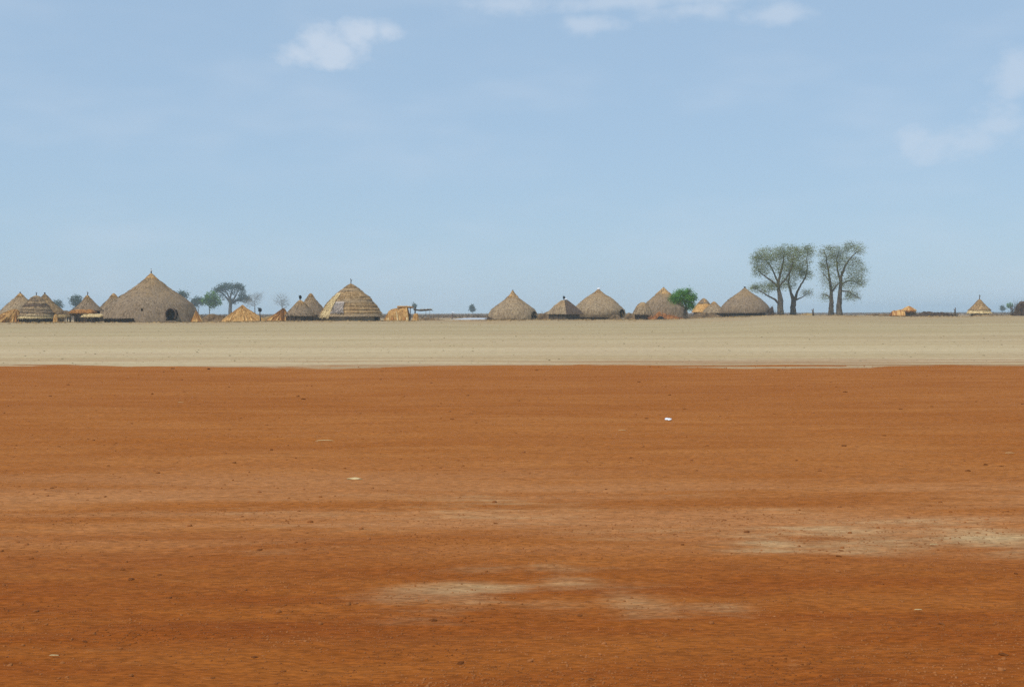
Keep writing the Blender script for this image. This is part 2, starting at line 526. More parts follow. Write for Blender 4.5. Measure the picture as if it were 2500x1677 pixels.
M_SKIN = mat_two('dark_skin', (0.045, 0.026, 0.018), (0.060, 0.036, 0.026), 6.0, bumpd=0.0, rough=0.6)
M_CLOTH = mat_two('brown_cloth', (0.150, 0.078, 0.052), (0.190, 0.105, 0.072), 6.0, bumpd=0.0)

M_MIRAGE, g, bs, _ = new_mat('pale_mirage_gloss')  # pale gloss that imitates a mirage
bs.inputs['Base Color'].default_value = (0.50, 0.47, 0.46, 1)
bs.inputs['Roughness'].default_value = 0.30
bs.inputs['Specular IOR Level'].default_value = 0.5
bump(g, bs, g.noise(geo_pos(g), 0.5, 3.0, 0.6, stretch=(0.3, 1.0, 1.0)), 0.25, 0.03)


# ------------------------------------------------------------------ ground sheets
def sheet(name, xs, ys, zs, mat):
    """grid mesh from 2-D coordinate arrays"""
    nr, nc = xs.shape
    me = bpy.data.meshes.new(name)
    co = np.stack([xs, ys, zs], -1).reshape(-1, 3).astype(np.float32)
    idx = np.arange(nr * nc).reshape(nr, nc)
    q = np.stack([idx[:-1, :-1], idx[:-1, 1:], idx[1:, 1:], idx[1:, :-1]], -1).reshape(-1, 4).astype(np.int32)
    me.vertices.add(len(co)); me.vertices.foreach_set('co', co.ravel())
    me.loops.add(q.size); me.loops.foreach_set('vertex_index', q.ravel())
    me.polygons.add(len(q))
    me.polygons.foreach_set('loop_start', np.arange(0, q.size, 4, dtype=np.int32))
    me.polygons.foreach_set('use_smooth', np.ones(len(q), bool))
    me.materials.append(mat)
    me.update(calc_edges=True)
    return link(name, me)


ys = np.concatenate([[-260, -120, -50, -15, 0, 10, 20, 30, 34], np.geomspace(36, 300, 260), np.geomspace(304, 4600, 70)])
us = np.concatenate([-np.geomspace(9, 0.62, 14), np.linspace(-0.6, 0.6, 300), np.geomspace(0.62, 9, 14)])
yy, uu = np.meshgrid(ys, us, indexing='ij')
xx = uu * np.clip(np.maximum(yy, 36), 36, 520) + np.sign(uu) * np.abs(uu) * np.maximum(yy - 520, 0) * np.where(np.abs(uu) > 0.65, 0.08, 1.0)
plain = sheet('plain', xx, yy, ground(xx, yy), M_PLAIN)
tag(plain, 'flat pale dry clay plain stretching to the horizon', None, None, 'structure')

ys = np.concatenate([[-60, -25, -8, 0, 3], np.geomspace(4.5, 46.0, 640)])
us = np.concatenate([-np.geomspace(10, 0.64, 12), np.linspace(-0.62, 0.62, 520), np.geomspace(0.64, 10, 12)])
yy, uu = np.meshgrid(ys, us, indexing='ij')
xx = uu * np.maximum(yy, 4.5)
edge = 39.8 + 2.6 * fbm(xx * 0.07, yy * 0 + 3.3, 21, 3) + 2.6 * fbm(xx * 0.22, yy * 0.9, 22, 4)


def red_height(x, y):
    h = 0.030 * fbm(x * 0.35, y * 0.7, 31, 3) + 0.014 * fbm(x * 1.6, y * 3.6, 33, 4)
    h = h + 0.010 * np.abs(fbm(x * 5.0, y * 9.0, 35, 3)) * np.clip(12 / np.maximum(y, 4), 0.3, 1)
    ridge = np.exp(-((y - 16.3 - 0.3 * fbm(x * 0.3, y * 0, 41, 2)) / 0.16) ** 2) * sst(-6.2, -4.5, x) * (1 - sst(-3.2, -1.0, x))
    return h + 0.03 * ridge


zz = red_height(xx, yy) + 0.035
zz = zz - 0.11 * sst(edge - 2.2, edge + 1.3, yy) - 0.10 * sst(43.0, 45.5, yy)
red = sheet('red_earth_ground', xx, yy, zz, M_RED)
tag(red, 'bare red laterite ground in front of the village', None, None, 'structure')


def redz(x, y):
    e = 39.6
    return float(red_height(x, y) + 0.035 - 0.11 * sst(e - 2.2, e + 1.3, y))


def redpt(px, py):
    v = ray(px, py); t = -(CAMZ - 0.035) / v.z
    x, y = v.x * t, v.y * t
    return Vector((x, y, redz(x, y)))


# mirage strips behind the village, imitated by pale glossy sheets
def mirage_strip(px0, px1, d0, d1, label):
    mb = MB(); vs = []
    n = 40
    x0, x1 = at(px0, 770, d0).x, at(px1, 770, d0).x
    cx, cy = (x0 + x1) / 2, (d0 + d1) / 2
    for k in range(n):
        t = 2 * math.pi * k / n
        q = 1 + 0.3 * float(fbm(math.cos(t) * 1.5 + px0, math.sin(t) * 1.5, 9, 3))
        e = lambda v: math.copysign(abs(v) ** 0.6, v)
        vs.append((cx + (x1 - x0) / 2 * q * e(math.cos(t)), cy + (d1 - d0) / 2 * q * e(math.sin(t)), 0.014))
    mb.add(vs, [tuple(range(n))])
    return tag(mb.build('mirage_sheet', M_MIRAGE), label, None, None, 'structure')


mirage_strip(1084, 1186, 296, 430, 'long strip of mirage built as a pale glossy sheet behind the gap between the huts')
mirage_strip(1960, 2016, 430, 560, 'sliver of mirage built as a pale glossy sheet left of the twin trunks')
mirage_strip(2062, 2120, 430, 560, 'sliver of mirage built as a pale glossy sheet right of the twin trunks')
mirage_strip(2335, 2378, 430, 560, 'sliver of mirage built as a pale glossy sheet left of the small hut')

# ------------------------------------------------------------------ thatched huts
def sc_of(d):
    return d / F


def prof_interp(prof, n):
    """smooth resample of (height, radius) pairs, top to bottom"""
    h = np.array([p[0] for p in prof], float); r = np.array([p[1] for p in prof], float)
    L = np.concatenate([[0], np.cumsum(np.hypot(np.diff(h), np.diff(r)))])
    t = np.linspace(0, L[-1], n)
    hh, rr = np.interp(t, L, h), np.interp(t, L, r)
    for _ in range(2):
        hh[1:-1] = (hh[:-2] + 2 * hh[1:-1] + hh[2:]) / 4
        rr[1:-1] = (rr[:-2] + 2 * rr[1:-1] + rr[2:]) / 4
    return hh, rr


def thatch(prof, seed, seg=72, rings=30, rough=0.10, fringe=0.35, hole=None, sector=None, skirt=None, fuzz=500, corner=None, out=0.0, nfr=2):
    """a thatched shell of revolution with an uneven skin, hanging eave straws and loose blades on it"""
    mb = MB()
    hh, rr = prof_interp(prof, rings)
    a0, a1 = sector if sector else (0.0, 2 * math.pi)
    closed = sector is None
    ncol = seg if closed else seg + 1
    P = np.zeros((rings, ncol, 3))
    for k in range(ncol):
        th = a0 + (a1 - a0) * k / seg
        c = 1.0
        if corner is not None:                      # squared-off plan
            ph = (th - corner) % (math.pi / 2)
            ph = min(ph, math.pi / 2 - ph)
            c = math.cos(math.pi / 4) / math.cos(math.pi / 4 - ph)
        cs, sn = math.cos(th), math.sin(th)
        t = np.linspace(0, 1, rings)
        lump = rough * (1.6 * fbm(cs * 2.0 + seed, sn * 2.0 + t * 2.6, seed, 3) + 0.55 * vn(th * 9.0 + seed, t * 3.0, seed + 5)
                        + 0.45 * vn(t * 14 + 0.3 * cs, th * 1.5 + seed, seed + 9))
        r = rr * c + out + lump * np.clip(t * 4, 0.15, 1)
        z = hh.copy() + 0.5 * rough * vn(th * 5, t * 5, seed + 2)
        if skirt is not None:
            s0, s1, dz, dr = skirt
            wgt = 1.0 if s0 <= th - 2 * math.pi * (th > math.pi) <= s1 else 0.0
            z = z - dz * wgt * np.clip((t - 0.85) / 0.15, 0, 1)
            r = r + dr * wgt * np.clip((t - 0.85) / 0.15, 0, 1)
        P[:, k, 0] = r * cs; P[:, k, 1] = r * sn; P[:, k, 2] = z
    vs = [tuple(v) for v in P.reshape(-1, 3)]
    fs = []
    for i in range(rings - 1):
        for k in range(seg):
            k2 = (k + 1) % ncol
            if hole is not None:
                c = (P[i, k] + P[i + 1, k2]) / 2
                skip = False
                for (hx, hz, hw, hhh) in hole:
                    if c[1] < 0 and ((c[0] - hx) / hw) ** 2 + ((c[2] - hz) / hhh) ** 2 < 1:
                        skip = True
                if skip:
                    continue
            fs.append((i * ncol + k, (i + 1) * ncol + k, (i + 1) * ncol + k2, i * ncol + k2))
    mb.add(vs, fs)
    rg = random.Random(seed)
    for k in range(seg * nfr if fringe > 0 else 0):
        kk = rg.randrange(ncol)
        p = Vector(P[-1, kk]); q = Vector(P[-2, kk])
        dr = (p - q).normalized()
        p = p + Vector((-math.sin(a0 + (a1 - a0) * kk / seg), math.cos(a0 + (a1 - a0) * kk / seg), 0)) * rg.uniform(-0.2, 0.2)
        ln = fringe * rg.uniform(0.3, 1.1)
        mb.strand(p - dr * 0.2, p + dr * ln + Vector((rg.uniform(-.06, .06), rg.uniform(-.06, .06), -0.4 * ln)), 0.10)
    for k in range(fuzz):
        i = rg.randrange(1, rings - 1); kk = rg.randrange(ncol)
        p = Vector(P[i, kk]); q = Vector(P[min(i + 2, rings - 1), kk])
        nrm = Vector((p.x, p.y, abs(p.x) + abs(p.y))).normalized() if (abs(p.x) + abs(p.y)) > 1e-6 else Vector((0, 0, 1))
        p = p + nrm * 0.01
        ln = rg.uniform(0.25, 0.7)
        dr = (q - p)
        if dr.length < 1e-6:
            continue
        dr.normalize()
        side = dr.cross(nrm)
        mb.strand(p, p + dr * ln + nrm * rg.uniform(0.02, 0.13) + side * rg.uniform(-0.14, 0.14), 0.07)
    return mb, P


def finial(kind, z, s, root, seed):
    rg = random.Random(seed)
    if kind == 'pole':
        mb = MB()
        h = s
        mb.tube([(0, 0, z - 0.3), (0.03, 0, z + h * 0.6), (-0.05, 0, z + h)], [0.09, 0.07, 0.04], 6)
        mb.tube([(0.03, 0, z + h * 0.4), (0.25 * h, 0.05, z + h * 0.85)], [0.05, 0.03], 5)
        mb.build('finial', M_WOOD, root)
    elif kind == 'tuft':
        mb = MB()
        mb.tube([(0, 0, z - 0.3), (0.02, 0, z + s * 0.35), (-0.04, 0, z + s * 0.75)], [0.22, 0.10, 0.14], 7)
        for k in range(50):
            a = rg.uniform(0, 6.28)
            mb.strand((0.08 * math.cos(a), 0.08 * math.sin(a), z + s * 0.2), (0.28 * s * math.cos(a), 0.28 * s * math.sin(a), z + s * rg.uniform(0.5, 1.0)), 0.06)
        mb.build('finial', M_THATCH_D, root)
    elif kind == 'knob':
        mb = MB()
        mb.tube([(0, 0, z - 0.3), (0, 0, z + s * 0.4)], [0.10, 0.08], 6)
        mb.blob((0.02, 0, z + s * 0.62), 0.23, 0.22, s * 0.42, seed, 9, 7, 0.30)
        mb.tube([(-0.05, 0, z + s * 0.8), (-0.22, 0, z + s * 1.05)], [0.09, 0.03], 5)
        mb.build('finial', M_BLACK, root, True)
    elif kind in ('white', 'scrap'):
        wz, wr, wh = (0.5, 0.32, 0.40) if kind == 'white' else (0.62, 0.14, 0.12)
        mb = MB()
        mb.tube([(0, 0, z - 0.3), (0.02, 0, z + s * 0.5), (0, 0, z + s)], [0.14, 0.10, 0.04], 6)
        f = mb.build('finial', M_WOOD, root)
        mb = MB()
        mb.blob((0.05, -0.03, z + s * wz), wr, wr, s * wh, seed, 10, 7, 0.25)
        tag(mb.build('wrapping', M_WHITE, f, True), 'white plastic wrapped round the roof tip')


def hut(label, cx, d, rows, mat=None, wall=None, wallmat=None, seed=1, cap=None, fin=None, name='thatched_hut', holes=None, rough=0.10, seg=84, rings=34,
        fringe=0.16, skirt=None, courses=0, fuzz=500, corner=None, band=None, course_mats=None, group='thatched huts of the village', doors=None):
    """rows: (photo row, half width in photo pixels) from the tip down to the eaves"""
    base = gpt(cx, d)
    s = sc_of(d)
    root = thing(name, label, 'hut', base, group)
    H = lambda row: at(cx, row, d).z - base.z
    prof = [(H(r), w_ * s) for r, w_ in rows]
    mat = mat or M_THATCH
    hole = None
    if holes:
        hole = [((hx - cx) * s, H(hr), hw * s, hh * s) for hx, hr, hw, hh in holes]
    if courses:
        hh, rr = prof_interp(prof, courses * 4 + 1)
        for c in range(courses):
            i0, i1 = c * 4, c * 4 + 4
            pr = [(hh[i] , rr[i] + (0.02 if i == i0 else 0.0)) for i in range(i0, i1 + 1)]
            pr[-1] = (pr[-1][0] - 0.12, pr[-1][1] + 0.16)
            mb, _ = thatch(pr, seed + c, 64, 6, rough * 0.7, 0.16, hole=hole, fuzz=70, nfr=3)
            mb.build('thatch_course', course_mats[c % len(course_mats)] if course_mats else mat, root, True)
    else:
        mb, P = thatch(prof, seed, seg, rings, rough, fringe, hole, None, skirt, fuzz, corner)
        mb.build('roof', mat, root, corner is None)
    if cap:
        r0, grow = cap
        pr = [p for p in prof if p[0] > H(r0)]
        lastr = float(np.interp(-H(r0), [-p[0] for p in prof], [p[1] for p in prof]))
        pr = pr + [(H(r0), lastr)]
        mb, _ = thatch(pr, seed + 50, 40, 8, rough * 0.5, 0.30, fuzz=90, out=grow, nfr=3)
        mb.build('straw_cap', M_CAP, root, True)
    if wall:
        wr = wall * s
        eave = prof[-1][0] + 0.35
        mb = MB(); n = 48; vs = []
        rg = random.Random(seed)
        for j in range(6):
            for k in range(n):
                th = 2 * math.pi * k / n
                r = wr * (1 + 0.03 * (0.5 - j / 5)) + 0.05 * float(vn(k * 0.6, j * 0.8, seed))
                if corner is not None:
                    ph = (th - corner) % (math.pi / 2); ph = min(ph, math.pi / 2 - ph)
                    r *= math.cos(math.pi / 4) / math.cos(math.pi / 4 - ph)
                vs.append((r * math.cos(th), r * math.sin(th), -0.15 + (eave + 0.15) * j / 5))
        fs = []
        for j in range(5):
            for k in range(n):
                k2 = (k + 1) % n
                c = Vector(vs[j * n + k])
                skip = False
                for (dx, dw, dh) in (doors or []):
                    if c.y < 0 and abs(c.x - (dx - cx) * s) < dw * s and c.z < dh * s:
                        skip = True
                if not skip:
                    fs.append((j * n + k, j * n + k2, (j + 1) * n + k2, (j + 1) * n + k))
        mb.add(vs, fs)
        mb.build('wall', wallmat or M_MUD_D, root, True)
        if (wallmat or M_MUD_D) is M_MUD_D:
            # upright poles of the wall
            pm_ = MB()
            pm_.tube([(0, 0, -0.2), (0, 0, eave)], [0.07, 0.055], 5)
            pme = pm_.mesh('wall_pole', M_WOOD)
            npole = max(8, int(wr * 2.2))
            for k in range(npole):
                th = -math.pi * (k + 0.5) / npole + rg.uniform(-0.05, 0.05)
                r = wr + 0.12
                if corner is not None:
                    ph = (th - corner) % (math.pi / 2); ph = min(ph, math.pi / 2 - ph)
                    r *= math.cos(math.pi / 4) / math.cos(math.pi / 4 - ph)
                link('wall_pole', pme, root, (r * math.cos(th), r * math.sin(th), 0))
    if band:
        for (r0, r1, w0, w1, bm, nm) in band:
            mb, _ = thatch([(H(r0), w0 * s), (H((r0 + r1) / 2), (w0 + w1) / 2 * s), (H(r1), w1 * s)], seed + 70, 64, 7, rough, 0.15, fuzz=150, nfr=3)
            mb.build(nm, bm, root, True)
    if fin:
        kind, ft, fb = fin
        finial(kind, H(fb), H(ft) - H(fb), root, seed)
    return root, s, H


def porch(root, cx, d, hx, hr, hw, hh, depth, mat, seed, H, s):
    """an arched entrance hood standing out from the roof, hollow and open in front"""
    mb = MB(); n = 22
    x0 = (hx - cx) * s
    zc = H(hr)
    ang = math.atan2(x0, 0.0)
    rr = abs(math.sqrt(max(0.01, (118 * s) ** 2 - x0 ** 2)))
    vs = []
    for j in range(5):
        y = -rr - depth + (depth + 1.6) * j / 4
        for k in range(n + 1):
            t = -0.25 * math.pi + 1.5 * math.pi * k / n
            q = 1 + 0.05 * float(vn(k * 0.9, j, seed))
            for o in (1.0, 1.16):
                vs.append((x0 + 0.25 * (j - 2) * -0.3 + hw * s * o * q * math.cos(t), y, zc + hh * s * o * q * math.sin(t)))
    fs = []
    st = 2 * (n + 1)
    for j in range(4):
        for k in range(n):
            a = j * st + 2 * k
            fs.append((a, a + st, a + st + 2, a + 2))
            fs.append((a + 1, a + 3, a + st + 3, a + st + 1))
    for k in range(n):
        fs.append((2 * k, 2 * k + 2, 2 * k + 3, 2 * k + 1))
    mb.add(vs, fs)
    mb.build('entrance_hood', mat, root, True)


# ---- left cluster
hut('grey conical hut at the far left edge, behind golden straw', 50, 206, [(716, 1.5), (724, 8), (740, 27), (757, 45), (771, 57)], M_THATCH_T, 50, None, 11, cap=(724, 0.05), fin=('tuft', 712, 717))
hut('small hut with stepped grey thatch tiers near the left edge', 89, 198, [(722, 4), (727, 12), (735, 19), (745, 27), (757, 34), (769, 39)], None, 35, None, 12, fin=('pole', 713, 722),
    courses=7, course_mats=[M_THATCH_T, M_THATCH, M_THATCH_T, M_THATCH_D], band=[(768, 777, 39, 43, M_STRAW_P, 'straw_eave')])
hut('brown conical hut right behind the stepped-tier hut', 110, 209, [(718, 2), (727, 10), (740, 22), (752, 36), (763, 47)], M_THATCH_B, 38, None, 13, fin=('tuft', 713, 719))
hut('small steep grey hut with forked roof pole, left of the largest hut', 214, 204, [(721, 2), (728, 6), (740, 17), (752, 30), (758, 37)], M_THATCH, 29, None, 14, fin=('pole', 712, 722), cap=(729, 0.03))
hut('grey conical hut partly hidden behind the left side of the largest hut', 278, 216, [(716, 1), (726, 9), (740, 22), (752, 33), (771, 43)], M_THATCH, 36, None, 15, cap=(724, 0.03))
r_, s_, H_ = hut('largest hut, a grey thatched cone with a round black doorway at its right', 370, 200,
                 [(668, 2), (674, 7), (682, 15), (695, 32), (708, 49), (722, 73), (741, 97), (760, 110), (777, 117)], M_THATCH, 105, None, 16, cap=(681, 0.06), fin=('scrap', 656, 668),
                 holes=[(442, 769, 12.5, 15), (380, 757, 3, 3)], rough=0.15, seg=150, rings=56, skirt=(-1.6, 0.3, 0.62, 0.2), fuzz=1500, doors=[(441, 12, 24)])
porch(r_, 370, 200, 441, 768, 11, 13.5, 0.25, M_THATCH_D, 3, H_, s_)

# ---- centre-left cluster
hut('low grey hut with dark round knob, in front of another hut', 733, 198, [(733, 2), (739, 8), (750, 19), (760, 28), (771, 36)], M_THATCH, 32, None, 21, fin=('knob', 721, 733), cap=(741, 0.02))
hut('grey pointed hut standing just behind the knobbed hut', 759, 208, [(716, 1), (722, 5), (739, 18), (754, 30), (769, 38)], M_THATCH, 33, None, 22, cap=(722, 0.02))
r_, s_, H_ = hut('tall patchwork brown dome hut thatched in horizontal tiers, with mud wall', 857, 201,
                 [(693, 2), (705, 20), (711, 27), (724, 43), (735, 53), (745, 61), (761, 72), (771, 77)], M_THATCH_B, 71, M_MUD, 23, fin=('pole', 680, 693), courses=11, rough=0.14,
                 course_mats=[M_THATCH_B, M_THATCH_B, M_THATCH_T, M_THATCH_B], doors=[(921, 4, 20)])
for (a0, a1, r0, r1, m_, nm_, lab_) in [(-2.62, -2.16, 716, 774, M_STRAW_P, 'new_straw_panel', 'bright new straw panel down the left of the dome'),
                                        (-2.12, -1.72, 737, 763, M_THATCH_G, 'grey_panel', 'bluish grey patch beside the new straw'),
                                        ]:
    rws = [r for r in (693, 705, 711, 724, 735, 745, 761, 771, 776)]
    wd = [2, 20, 27, 43, 53, 61, 72, 77, 79]
    pr = [(H_(r), (float(np.interp(r, rws, wd))) * s_) for r in np.linspace(r0, r1, 7)]
    mb, _ = thatch(pr, 90 + r0, 14, 12, 0.10, 0.3, sector=(a0, a1), fuzz=260, out=0.20, nfr=6)
    tag(mb.build(nm_, m_, r_, True), lab_)

# ---- middle cluster
hut('tan hut with pointed straw tip, alone beside the gap', 1252, 229, [(710, 1.5), (718, 4.5), (724, 11), (732, 20), (744, 37), (756, 52), (764, 57), (772, 60), (779, 61)], M_THATCH_T, 50, None, 31, cap=(725, 0.04),
    fin=('tuft', 707, 712), holes=[(1303, 772, 7, 12)], doors=[(1303, 7, 14)], rough=0.16, seg=120, rings=44, fuzz=900)
r_, s_, H_ = hut('small four-sided hut with a dark right face and knob on top', 1377, 226, [(733, 6), (737, 12), (748, 26), (759, 39), (767, 46)], M_THATCH_T, 40, None, 32, fin=('knob', 723, 733), corner=math.radians(-86), seg=80, rough=0.07)
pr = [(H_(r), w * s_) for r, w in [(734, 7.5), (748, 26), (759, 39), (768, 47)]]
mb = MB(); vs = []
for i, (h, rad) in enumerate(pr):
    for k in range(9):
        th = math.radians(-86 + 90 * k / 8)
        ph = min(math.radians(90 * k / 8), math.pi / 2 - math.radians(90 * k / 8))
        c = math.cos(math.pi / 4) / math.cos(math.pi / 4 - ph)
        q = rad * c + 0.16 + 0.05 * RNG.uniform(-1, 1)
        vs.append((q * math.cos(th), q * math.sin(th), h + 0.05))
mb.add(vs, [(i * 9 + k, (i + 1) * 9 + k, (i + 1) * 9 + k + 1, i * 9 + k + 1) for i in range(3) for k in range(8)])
tag(mb.build('shaded_roof_face', M_THATCH_D, r_), 'right-hand roof face, shade put into its dark brown thatch')  # darker sheet laid on the side away from the sun, shade painted in
mb = MB(); mb.blob((4.5 * s_, -0.2, H_(731)), 0.30, 0.2, 0.16, 6, 9, 6, 0.3)
mb.build('white_rag', M_WHITE, r_, True)
hut('broad tan hut with a white-wrapped tip', 1461, 231, [(707, 2), (712, 6), (719, 16), (729, 34), (740, 47), (750, 58), (758, 65), (768, 66), (775, 63)], M_THATCH_T, 52, None, 33, fin=('white', 702, 709),
    cap=(714, 0.02), holes=[(1516, 766, 7, 11)], doors=[(1516, 7, 14)], rough=0.15, seg=120, rings=44, fuzz=900)
hut('tiny pale hut with flat top, left of the straw-capped hut', 1569, 223, [(738, 4), (742, 9), (748, 14), (758, 20), (768, 24)], M_THATCH_T, 17, None, 34, rough=0.08)
hut('tall grey hut with orange straw cap beside the green bush', 1620, 234, [(703, 2), (708, 6), (720, 20), (736, 41), (752, 53), (765, 57), (776, 58)], M_THATCH, 50, None, 35, cap=(718, 0.04),
    fin=('tuft', 700, 706), rough=0.15, seg=110, rings=40, fuzz=800)

# ---- right cluster
hut('small hut with grey tip and golden lower thatch, right of green bush', 1718, 264, [(728, 1), (734, 7), (740, 13), (752, 24), (762, 29)], M_STRAW, 24, None, 41, rough=0.08,
    band=[(728, 741, 1.5, 15, M_THATCH, 'roof_tip')])
hut('small low grey hut just left of the right-hand big hut', 1743, 258, [(736, 1), (742, 7), (750, 16), (757, 24), (764, 29)], M_THATCH_T, 24, None, 42, cap=(742, 0.02), rough=0.08)
hut('big grey cone hut beside the tall trees', 1818, 256, [(703, 2), (707, 5), (716, 18), (731, 40), (747, 56), (757, 60), (764, 60)], M_THATCH, 50, None, 43, fin=('knob', 700, 705), rough=0.13, seg=110, rings=40, fuzz=800)
hut('small brown hut with tall pole and pale straw eave at far right', 2391, 255, [(731, 2), (740, 10), (750, 19), (757, 26)], M_THATCH_B, 20, None, 44, fin=('pole', 719, 731), rough=0.08,
    band=[(756, 765, 24, 28, M_STRAW_P, 'straw_eave')])


# ------------------------------------------------------------------ straw stacks and shelters
def sheaf_mesh(L, r0, r1, mat, seed):
    """a long bundle of straw along +Z, fraying at both ends"""
    mb = MB(); rg = random.Random(seed)
    n = 7
    mb.tube([(0, 0, 0), (0.03 * L * rg.uniform(-1, 1), 0.02 * L, L * 0.5), (0, 0, L)], [r0, (r0 + r1) * 0.52, r1], n)
    for k in range(14):
        a = rg.uniform(0, 6.28)
        z = rg.uniform(0, 0.8) * L
        r = r0 + (r1 - r0) * z / L
        mb.strand((r * math.cos(a), r * math.sin(a), z), (1.25 * r * math.cos(a), 1.25 * r * math.sin(a), z + L * rg.uniform(0.15, 0.35)), 0.05)
    return mb.mesh('sheaf', mat)


def lean(me, root, p, q, L):
    o = link('sheaf', me, root)
    v = Vector(q) - Vector(p)
    o.location = p
    o.rotation_euler = v.to_track_quat('Z', 'Y').to_euler()
    o.scale = (1, 1, v.length / L)
    return o


def straw_cone(label, cx, d, apex, left, right, mats, seed, n=26, tipdx=0.0, name='straw_stack', power=1.15, nst=420):
    base = gpt(cx, d)
    s = sc_of(d)
    root = thing(name, label, 'straw stack', base, 'golden straw stacks and shelters')
    h = at(cx, apex, d).z - base.z
    rg = random.Random(seed)
    protos = [sheaf_mesh(2.0, 0.20, 0.05, m, seed + i) for i, m in enumerate(mats * 2)]
    mb = MB(); vs = []; k_n = 48; m_n = 12

    def surf(th, t):
        R = ((right if math.cos(th) > 0 else left) * s) * (1 - t) ** power + 0.05
        R *= 1 + 0.34 * float(fbm(math.cos(th) * 2.2 + seed, math.sin(th) * 2.2 + t * 1.6, seed, 3))
        return Vector((R * math.cos(th) + tipdx * s * t, 0.75 * R * math.sin(th), h * t * (1 + 0.05 * float(vn(th * 2, t * 4, seed)))))
    for j in range(m_n):
        for k in range(k_n):
            vs.append(tuple(surf(2 * math.pi * k / k_n, j / (m_n - 1))))
    mb.add(vs, [(j * k_n + k, j * k_n + (k + 1) % k_n, (j + 1) * k_n + (k + 1) % k_n, (j + 1) * k_n + k) for j in range(m_n - 1) for k in range(k_n)])
    for k in range(nst):
        th = rg.uniform(-3.3, 0.2); t = rg.uniform(0.0, 0.92) ** 1.2
        p = surf(th, t); q = surf(th + rg.uniform(-0.25, 0.25), min(1.0, t + rg.uniform(0.12, 0.3)))
        o = Vector((math.cos(th), math.sin(th), 0.3)) * rg.uniform(0.03, 0.14)
        mb.strand(q, p + o, 0.07)
    mb.build('core', mats[0], root, True)
    for k in range(n):
        th = -math.pi * (k + 0.5) / n * 1.15 + 0.25 + rg.uniform(-0.2, 0.2)
        p = surf(th, 0.0) * rg.uniform(0.97, 1.10)
        p.z = 0.0
        t = rg.uniform(0.35, 1.0)
        q = surf(th + rg.uniform(-0.3, 0.3), t) * 1.02
        lean(rg.choice(protos), root, p, q, 2.0)
    return root


straw_cone('golden straw heap at the far left edge', 22, 198, 755, 46, 34, [M_STRAW, M_STRAW_O], 51, 14, 16, power=0.7)
straw_cone('pointed golden straw tent left of the dark-topped post', 594, 203, 745, 44, 46, [M_STRAW, M_STRAW], 52, 9, -2, power=0.95)
straw_cone('orange straw heap leaning beside the low knobbed hut', 690, 201, 753, 34, 18, [M_STRAW_O, M_STRAW], 53, 12, 3, power=1.0)
straw_cone('golden straw tuft at the right foot of the largest hut', 479, 197, 760, 8, 11, [M_STRAW_O, M_STRAW], 54, 12, 0)


def bundle(label, cx, d, top, hw, mat, seed, n=6):
    base = gpt(cx, d); s = sc_of(d)
    root = thing('straw_bundle', label, 'straw bundle', base, 'upright straw bundles')
    h = at(cx, top, d).z - base.z
    rg = random.Random(seed)
    me = sheaf_mesh(2.0, 0.22, 0.13, mat, seed)
    for k in range(n):
        a = 2 * math.pi * k / n
        lean(me, root, (hw * s * 0.7 * math.cos(a), 0.2 * math.sin(a), 0), (hw * s * 0.45 * math.cos(a), 0.14 * math.sin(a), h * rg.uniform(0.9, 1.05)), 2.0)
    return root


bundle('upright golden straw bundle between two dark hut walls', 137, 195, 768, 6.5, M_STRAW, 61)
bundle('short golden straw bundle at the right end of the straw shelter', 1015, 203, 766, 6.5, M_STRAW, 62)

# long straw shelter with one end open, and the pole rack beside it
base = gpt(975, 205)
s = sc_of(205)
root = thing('straw_shelter', 'long golden straw shelter with a dark open right end', 'shelter', base, 'golden straw stacks and shelters')
hl, hr = at(954, 761, 205).z - base.z, at(1002, 747, 205).z - base.z
rg = random.Random(63)
protos = [sheaf_mesh(2.0, 0.18, 0.07, m, 630 + i) for i, m in enumerate([M_STRAW, M_STRAW_O, M_STRAW, M_STRAW_P])]
mb = MB(); vs = []; nu, nv = 26, 18


def shell(u, v):
    """u along the ridge, v round the arch from front foot to back foot"""
    a = math.pi * v
    hz = (hl * sst(-0.08, 0.30, u) + (hr - hl) * u ** 0.8) * (1 + 0.10 * float(fbm(u * 5, v * 3, 63, 3)))
    x = (-37 + 62 * u - 6 * u * math.sin(a)) * s
    return Vector((x, -1.7 * math.cos(a) * (1 + 0.2 * float(fbm(u * 4 + 9, v * 3, 64, 2))) * (0.35 + 0.65 * float(sst(0, 0.35, u))), float(hz) * math.sin(a) ** 0.75))


for i in range(nu + 1):
    for j in range(nv + 1):
        vs.append(tuple(shell(i / nu, j / nv)))
mb.add(vs, [(i * (nv + 1) + j, (i + 1) * (nv + 1) + j, (i + 1) * (nv + 1) + j + 1, i * (nv + 1) + j + 1) for i in range(nu) for j in range(nv)])
for k in range(520):
    u, v = rg.uniform(0.02, 1), rg.uniform(0.02, 0.6)
    p = shell(u, v); q = shell(min(1, max(0, u + rg.uniform(-0.16, 0.10))), min(1, v + 0.14))
    mb.strand(q, p + Vector((rg.uniform(-.1, .1), -0.06, 0.05)), 0.07)
mb.build('straw_shell', M_STRAW, root, True)
for k in range(10):
    u = rg.uniform(0.05, 0.95)
    p = shell(u, 0.0); q = shell(u + rg.uniform(-0.05, 0.04), rg.uniform(0.25, 0.45))
    lean(rg.choice(protos), root, p + Vector((0, -0.1, 0)), q + Vector((0, -0.05, 0.03)), 2.0)
for k in range(7):
    lean(rg.choice(protos), root, (-4 * s + 0.3 * k, -0.7 + 0.2 * k, hr * 0.93), (33 * s, -0.8 + 0.28 * k, hr * (0.93 - 0.01 * k)), 2.0)
mb = MB(); mb.tube([(-24 * s, 0.1, hl), (36 * s, 0.1, hr * 0.98)], [0.07, 0.06], 6); mb.build('ridge_pole', M_WOOD, root)
